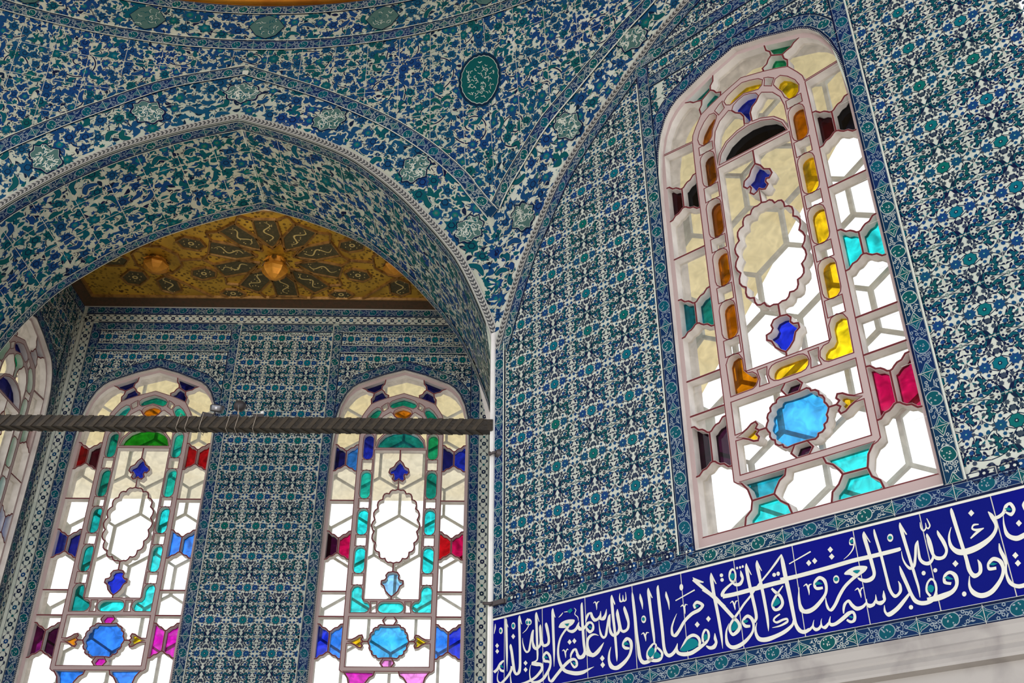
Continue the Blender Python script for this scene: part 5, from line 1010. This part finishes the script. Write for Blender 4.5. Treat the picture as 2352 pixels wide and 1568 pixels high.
# marble string course below the tiles
prof = [(-.02, .9225), (.012, .921), (.018, .905), (.016, .874), (.024, .866), (.030, .850), (.028, .842), (.046, .822), (.052, .806), (.052, .796), (.008, .788), (.006, .74), (.006, .30), (-.02, .30)]
V = []
for s_ in (0.006, 3.1):
    for p, z in prof: V.append((s_*CS-p*SN, -s_*SN-p*CS, z))
n = len(prof)
F = [(i, (i+1) % n, n+(i+1) % n, n+i) for i in range(n)]+[tuple(range(n-1, -1, -1)), tuple(range(n, 2*n))]
o = mesh_obj('trim_4', V, F, M['marble']); tag(o, 'grey marble string course under the inscription at lower right', 'moulding', kind='structure')
# pale marble bead on the pier corner
k = MB(); k.box((-.0, .012, 1.6), (.030, .05, 2.9)); k.box((.004, -.012, 1.6), (.018, .02, 2.9), ex=(CS, -SN, 0), ey=(SN, CS, 0))
o = k.build('trim_5', M['marble_white']); tag(o, 'white marble bead along the pier corner', 'moulding', kind='structure')

# ------------------------------------------------------------------ tie bar across the arch
bar = empty('tie_bar', (-1.775, -.0, 2.405)); tag(bar, 'dark brown twisted tie bar crossing the alcove arch', 'bar')
k = MB(); k.box((0, 0, .038), (3.55, .062, .066)); k.build('core', M['iron'], bar)
k = MB(); n = 62; p = 3.53/n
for i in range(n):
    x = -1.765+i*p; w = p*.46; sl = .062
    a, b, c, d = (x, -.031, .003), (x+w, -.031, .003), (x+w+sl*.8, -.031, .073), (x+sl*.8, -.031, .073)
    if c[0] < 1.77: k.prism([a, b, c, d], (0, -1, 0), .004)
    a, b, c, d = (x, -.033, .005), (x+w, -.033, .005), (x+w+.045, .033, .005), (x+.045, .033, .005)
    if c[0] < 1.77: k.prism([a, b, c, d], (0, 0, -1), .003)
o = k.build('twist_carving', M['iron_ridge'], bar); o['label'] = 'lighter brown slanting rope carving'
def wire(x, parent=None):
    k = MB(); P = []
    for i in range(25):
        a = 2*PI*i/24; c, s_ = math.cos(a), math.sin(a); m_ = max(abs(c), abs(s_))
        P.append((x+.008*s_, .045*c/m_, 2.443+.046*s_/m_))
    k.tube(P, .0018, 6); return k
k = wire(-1.738); o = k.build('wire_tie', M['wire']); tag(o, 'pale wire loop tied round the bar left of the lamps', 'wire')
k = wire(-1.690); o = k.build('wire_tie', M['wire']); tag(o, 'pale wire loop nearest the left lamp without holding one', 'wire')
def lamp(x, zc, label, kind, wires):
    e = empty('spotlight', (x, 0, 2.482)); tag(e, label, 'spotlight', 'small spotlights on the tie bar')
    L = lambda P: [(a-x, b, c-2.482) for a, b, c in P]
    for wx in wires:
        k = wire(wx); k.V = L(k.V); k.build('wire_tie', M['wire'], e)
    bx = wires[0]
    if kind == 0:
        k = MB(); k.prism([(bx-x-.012, -.03, -.002), (bx-x+.05, -.03, -.006), (bx-x+.055, -.03, .012), (bx-x-.006, -.03, .026)], (0, 1, 0), .05); k.build('bracket', M['lamp_dark'], e)
        k = MB(); k.tube(L([(bx+.045, -.005, 2.49), (x-.004, -.005, 2.515)]), .006); k.build('stem', M['lamp_dark'], e)
        up = (.12, -.25, 1); k = MB(); k.lathe([(.001, 0), (.034, 0), (.038, .006), (.040, .032), (.036, .038), (.034, .034), (.001, .034)], (0.002, -.006, zc-2.482-.012), 24, 0, up); k.build('head', M['lamp_body'], e, True)
        k = MB(); k.lathe([(.001, .036), (.031, .036), (.031, .039), (.001, .039)], (0.002, -.006, zc-2.482-.012), 24, 0, up); k.build('lens', M['lamp_dark'], e)
    elif kind == 1:
        k = MB(); k.box((-.014, 0, .006), (.05, .05, .014)); k.build('bracket', M['lamp_dark'], e)
        k = MB(); k.tube([(0, 0, .008), (0, 0, .052)], .005); k.build('stem', M['wire'], e)
        up = (.05, 1, .25); k = MB(); k.lathe([(.001, -.020), (.010, -.019), (.024, -.012), (.033, .002), (.033, .022), (.030, .024), (.001, .022)], (0, -.004, zc-2.482), 24, 0, up); k.build('head', M['lamp_dark'], e, True)
        k = MB(); k.tube([(0, -.004, .048), (.003, -.026, zc-2.482-.004)], .004); k.build('yoke', M['lamp_body'], e)
    else:
        k = MB(); k.box((-.010, 0, .008), (.056, .05, .018)); k.build('bracket', M['lamp_dark'], e)
        k = MB(); k.tube([(.004, 0, .014), (.006, 0, .030)], .004); k.build('stem', M['wire'], e)
        k = MB(); k.lathe([(.001, 0), (.009, .001), (.011, .008), (.010, .016), (.006, .020), (.001, .021)], (.006, 0, .026), 16); k.build('lens', M['lens'], e, True)
    return e
lamp(-1.551, 2.528, 'shiny metal puck lamp on the bar beside the left window', 0, (-1.612,))
lamp(-1.428, 2.560, 'round dark lamp on the bar seen from behind', 1, (-1.465, -1.416))
lamp(-1.300, 2.520, 'tiny clear bulb lamp on the bar, rightmost of the three', 2, (-1.318,))
# iron hooks on the pier edge
def hook(s_, z, label, kind):
    P0 = arr((s_*CS, -s_*SN, z)); e = empty('iron_hook', tuple(P0)); e.rotation_euler = (0, 0, -PSI); tag(e, label, 'hook')
    k = MB()
    if kind == 0:
        k.lathe([(.001, -.004), (.026, -.002), (.028, .004), (.016, .010), (.012, .022), (.001, .022)], (0, 0, 0), 12, 0, (0, -1, 0)); k.build('boss', M['hook'], e, True)
        k = MB(); k.tube([(0, -.018, 0), (-.012, -.035, -.004), (-.030, -.040, -.012), (-.034, -.040, .004)], .008, 8); k.build('claw', M['hook'], e, True)
    else:
        k.box((0, -.010, 0), (.10, .022, .022)); k.build('plate', M['hook'], e)
        k = MB(); k.tube([(-.03, -.020, 0), (-.055, -.036, .002), (-.075, -.038, .006)], .008, 8); k.build('claw', M['hook'], e, True)
hook(.048, 2.268, 'small dark iron hook on the pier edge below the tie bar', 0)
hook(.058, 1.440, 'iron spike on the pier edge just above the inscription', 1)

# ------------------------------------------------------------------ alcove ceiling
def stipple(name, a, b, sc):
    m, nt, p = new_mat(name); tc = nt.nodes.new('ShaderNodeTexCoord'); v = nt.nodes.new('ShaderNodeTexVoronoi'); v.inputs['Scale'].default_value = sc
    nt.links.new(tc.outputs['Object'], v.inputs['Vector'])
    c = mixcol(nt, ramp(nt, v.outputs['Distance'], .32, .42), b, a)
    c2 = mixcol(nt, ramp(nt, noise(nt, 3, 3), .35, .7), c, tuple(x*.55 for x in a)); nt.links.new(c2, p.inputs['Base Color'])
    p.inputs['Metallic'].default_value = .45; p.inputs['Roughness'].default_value = .42; return m
GST = stipple('gilded_ground', (.72, .42, .045), (.10, .042, .008), 30)
ce = empty('ceiling_alcove', (-1.775, 1.6, ZC)); tag(ce, 'gilded alcove ceiling with star-pattern battens over dark painted panels', 'ceiling', kind='structure')
HWX, Y0, Y1 = 1.775, SD-1.6, B-1.6
k = MB(); k.box((0, (Y0+Y1)/2, .02), (2*HWX, Y1-Y0, .04)); k.build('ground', GST, ce)
# frieze round the edge
k = MB()
for a, b, c, d in (((-HWX, Y1, -.044), (HWX, Y1, -.044), (HWX, Y1-.115, -.001), (-HWX, Y1-.115, -.001)), ((-HWX, Y0, -.03), (-HWX, Y1, -.044), (-HWX+.10, Y1-.115, -.001), (-HWX+.10, Y0, -.001)), ((HWX, Y1, -.044), (HWX, Y0, -.03), (HWX-.10, Y0, -.001), (HWX-.10, Y1-.115, -.001))):
    k.add([a, b, c, d], [(0, 1, 2, 3)])
k.build('edge_frieze', M['panel_red'], ce)
k = MB(); k.box((0, Y1-.004, -.048), (2*HWX, .012, .010)); k.build('edge_fillet', M['rope_light'], ce)
RB = MB()
def batten(a, b, w=.021, h=.018):
    a, b = arr(a), arr(b); d = b-a; L = np.linalg.norm(d)
    if L < 1e-4: return
    d /= L; nn = arr((-d[1], d[0]))
    for u, hh in ((w/2, h), ):
        P = [(a-nn*u), (a+nn*u), (b+nn*u), (b-nn*u)]
        V = [(x, y, 0) for x, y in P]+[((x+m_[0])/2, (y+m_[1])/2, -hh) for (x, y), m_ in zip(P, (a, a, b, b))]
        RB.add(V, [(4, 5, 6, 7), (0, 1, 5, 4), (2, 3, 7, 6), (1, 2, 6, 5), (3, 0, 4, 7)])
def pol(r, t, ang): c, s_ = math.cos(ang), math.sin(ang); return (r*c-t*s_, r*s_+t*c)
def inside(P): return all(-HWX+.11 < x < HWX-.11 and Y0 < y < Y1-.13 for x, y in P)
PN = {}
def panel(P, deco, ang, c, word='painted_panel'):
    if not inside([c]) or any(math.hypot(c[0]-q[0], c[1]-q[1]) < .20 for q in PN.values()): return
    P = [(max(-HWX+.10, min(HWX-.10, x)), max(Y0+.005, min(Y1-.118, y))) for x, y in P]
    k = MB(); k.prism([(x, y, -.002) for x, y in P], (0, 0, -1), .004); o = k.build(word, M['panel'], ce)
    for i in range(len(P)): batten(P[i], P[(i+1) % len(P)])
    r = random.Random(len(PN)); PN[len(PN)] = c
    k = MB(); D = lambda x, y, q: k.prism([(x+q*math.cos(i*PI/4), y+q*math.sin(i*PI/4), -.006) for i in range(8)], (0, 0, -1), .002)
    tr = lambda r_, t_: (c[0]+math.cos(ang)*r_-math.sin(ang)*t_, c[1]+math.sin(ang)*r_+math.cos(ang)*t_)
    if deco == 'cloud':
        Q = [tr(.115*(i/23-.5)*2,   .030*math.sin(i*.42)) for i in range(24)]
        V, F = ribbon(Q, .012, 2, 2); k.add([(x, y, -.0075) for x, y in V], F)
        for _ in range(9):
            x, y = tr(r.uniform(-.13, .13), r.uniform(-.05, .05)); D(x, y, .005)
    else:
        x, y = c
        V, F = ringband(arr((x, y)), .012, .024, 12); k.add([(a, b, -.0075) for a, b in V], F)
        for i in range(7): D(*tr(.06*math.cos(i*.9+.3), .045*math.sin(i*.9+.3)), .005)
    k.build('painted_motif', M['dot_cream'], o)
for i in range(10):
    an = PI/2+i*PI/5; P = [pol(.15, 0, an), pol(.31, -.095, an), pol(.53, -.092, an), pol(.53, .092, an), pol(.31, .095, an)]
    panel(P, 'cloud', an, pol(.38, 0, an))
    a2 = an+PI/10
    batten(pol(.17, 0, an), pol(.245, 0, a2)); batten(pol(.17, 0, an), pol(.245, 0, an-PI/10))
    batten(pol(.245, 0, a2), pol(.31, .088, an)); batten(pol(.515, .080, an), pol(.60, 0, a2)); batten(pol(.515, -.08, an), pol(.60, 0, an-PI/10))
for an in (PI/10, PI-PI/10, PI+PI/10, -PI/10):
    P = [pol(.555, 0, an), pol(.605, -.075, an), pol(.73, -.078, an), pol(.785, 0, an), pol(.73, .078, an), pol(.605, .075, an)]
    panel(P, 'rosette', an, pol(.67, 0, an))
for sx in (-1, 1):
    bx = sx*.97
    for i in range(8):
        a1, a2 = PI/8+i*PI/4, PI/8+(i+1)*PI/4
        batten((bx+.20*math.cos(a1), .02+.20*math.sin(a1)), (bx+.20*math.cos(a2), .02+.20*math.sin(a2)))
    for i in range(8):
        an = PI/2+i*PI/4 if False else PI/4*i
        c = (bx+.36*math.cos(an), .02+.36*math.sin(an))
        if abs(an-(0 if sx < 0 else PI)) < .1: continue
        P = [(c[0]+q[0], c[1]+q[1]) for q in (pol(-.13, 0, an), pol(-.07, -.085, an), pol(.08, -.085, an), pol(.13, 0, an), pol(.08, .085, an), pol(-.07, .085, an))]
        panel(P, 'rosette' if i % 2 else 'cloud', an, c)
    batten((bx-sx*.19, .02), (sx*.60*math.cos(0), 0)); batten((bx, .22), (bx-sx*.33, Y1-.12)); batten((bx, -.18), (bx-sx*.33, Y0))
for sx in (-1, 1):
    for (x, y) in ((.46, .50), (.62, .36)): panel([(sx*x+q[0], y+q[1]) for q in (pol(-.11, 0, 0), pol(-.05, -.06, 0), pol(.05, -.06, 0), pol(.11, 0, 0), pol(.05, .06, 0), pol(-.05, .06, 0))] if y > .45 else [(9, 9)]*4, 'rosette', 0, (sx*x, y) if y > .45 else (9, 9))
for a, b in (((-HWX+.10, Y1-.116), (HWX-.10, Y1-.116)), ((-HWX+.10, Y0), (-HWX+.10, Y1-.116)), ((HWX-.10, Y0), (HWX-.10, Y1-.116)), ((-HWX, Y0+.01), (HWX, Y0+.01))): batten(a, b, .028, .02)
RB.build('gilded_batten', M['rib_gold'], ce)
def boss(x, y, label, hang):
    e = empty('ceiling_boss', (x, y, ZC-.006)); tag(e, label, 'boss', 'carved gilded bosses of the alcove ceiling')
    k = MB(); k.lathe([(.075, 0), (.085, -.012), (.070, -.022), (.062, -.045*hang), (.070, -.060*hang)], (0, 0, 0), 8); k.build('neck', M['boss_gold'], e)
    k = MB(); k.lathe([(.066, -.055*hang), (.100, -.075*hang), (.108, -.105*hang), (.096, -.135*hang), (.062, -.170*hang), (.025, -.190*hang), (.001, -.196*hang)], (0, 0, 0), 48, 0, (0, 0, 1), lambda a, h: 1-.10*abs(math.sin(4*a))**.7); k.build('bud', M['boss_gold'], e)
    for i in range(8):
        a = i*PI/4; k = MB(); c, s_ = math.cos(a), math.sin(a)
        T_ = lambda r, t, z: (r*c-t*s_, r*s_+t*c, z)
        k.prism([T_(.078, -.016, -.010), T_(.078, .016, -.010), T_(.080, .020, -.035*hang), T_(.112, 0, -.068*hang), T_(.080, -.020, -.035*hang)], (c, s_, 0), .008)
        k.build('leaf', M['boss_gold'] if i % 2 else M['gold_dark'], e)
boss(-1.775, 1.6, 'gilded lotus boss hanging from the middle of the alcove ceiling', 1.0)
boss(-2.745, 1.62, 'gilded boss on the left part of the alcove ceiling', .62)
boss(-.805, 1.62, 'gilded boss half hidden by the arch on the right of the alcove ceiling', .62)

# ------------------------------------------------------------------ outside: wide painted eaves
def eave(name, P, z, label):
    k = MB(); k.prism([(x, y, z) for x, y in P], (0, 0, 1), .12); o = k.build(name, M['eave']); tag(o, label, 'eaves', kind='structure'); return o
W2P = lambda s_, o_: (s_*CS+o_*SN, -s_*SN+o_*CS)
eave('roof_eaves', [W2P(.35, .36), W2P(-.9, 1.7), W2P(-1.9, 3.3), W2P(-1.2, 4.25), W2P(-.2, 3.34), W2P(1.3, 1.94), W2P(3.0, .36)], 4.60, 'cream painted eaves seen through the right window')
eave('roof_eaves', [(-7, B+.36), (.6, B+.36), (1.2, B+2.9), (-7, B+2.9)], 4.70, 'cream painted eaves seen through the alcove windows')
k = MB(); k.prism([(-7, B+2.9, 4.71), (1.2, B+2.9, 4.71), (1.5, B+4.5, 4.71), (-7, B+4.5, 4.71)], (0, 0, 1), .1)  # added strip, the fade to sky brightness put into its colour
o = k.build('roof_eaves', M['eave_fade']); tag(o, 'added pale strip fading the eaves into the bright sky behind the alcove windows', 'eaves', kind='structure')
eave('roof_eaves', [(XL-.36, -1.0), (XL-.36, B+.3), (XL-2.6, B+.3), (XL-2.6, -1.0)], 4.70, 'cream painted eaves outside the far left window')

# ------------------------------------------------------------------ sky, added fill and lamp beams
w = bpy.data.worlds.new('sky'); SC.world = w; w.use_nodes = True; nt = w.node_tree; nt.nodes.clear()
out = nt.nodes.new('ShaderNodeOutputWorld'); bg = nt.nodes.new('ShaderNodeBackground'); tc = nt.nodes.new('ShaderNodeTexCoord'); sx = nt.nodes.new('ShaderNodeSeparateXYZ')
nt.links.new(tc.outputs['Generated'], sx.inputs[0])
c = mixcol(nt, ramp(nt, sx.outputs[2], -.06, .06), (.92, .88, .80), (1.32, 1.38, 1.46))
nt.links.new(c, bg.inputs[0]); bg.inputs[1].default_value = 1.0; nt.links.new(bg.outputs[0], out.inputs[0])

def lamp_light(kind, loc, aim, power, col, size, sy=None):
    l = bpy.data.lights.new('alcove_fill' if kind == 'AREA' else 'lamp_beam', kind); l.energy = power; l.color = col
    o = bpy.data.objects.new(l.name, l); COL.objects.link(o); o.location = loc
    o.rotation_euler = (Vector(aim)-Vector(loc)).to_track_quat('-Z', 'Y').to_euler()
    if kind == 'AREA': l.shape = 'RECTANGLE'; l.size = size; l.size_y = sy or size
    else: l.spot_size = size; l.spot_blend = .8; l.shadow_soft_size = .03
# added area light behind the camera, there to brighten the dark alcove
lamp_light('AREA', (-1.8, -9.4, .6), (-1.8, 2, 3.0), 260, (1, .97, .92), 4.0, 3.2)
# the bar lamps throw their beams at the gilded ceiling
for x, z, ax in ((-1.551, 2.60, -2.5), (-1.428, 2.62, -1.9), (-1.300, 2.56, -1.3)): lamp_light('SPOT', (x, .05, z), (ax, 1.25, 4.7), 13, (1, .78, .45), 1.35)

cam = bpy.data.cameras.new('camera'); co = bpy.data.objects.new('camera', cam); COL.objects.link(co)
co.location = (.00699, -5.00114, 0); co.rotation_euler = (PI/2+.5405, 0, -.0200)
cam.sensor_width = 36; cam.lens = 36*2276.8/2352; cam.clip_start = .05
SC.camera = co
SC.view_settings.view_transform = 'Standard'; SC.view_settings.look = 'None'; SC.view_settings.exposure = 0.25; SC.view_settings.gamma = 1
SC.view_settings.use_curve_mapping = False
SC.cycles.max_bounces = 10; SC.cycles.transparent_max_bounces = 16; SC.cycles.diffuse_bounces = 4
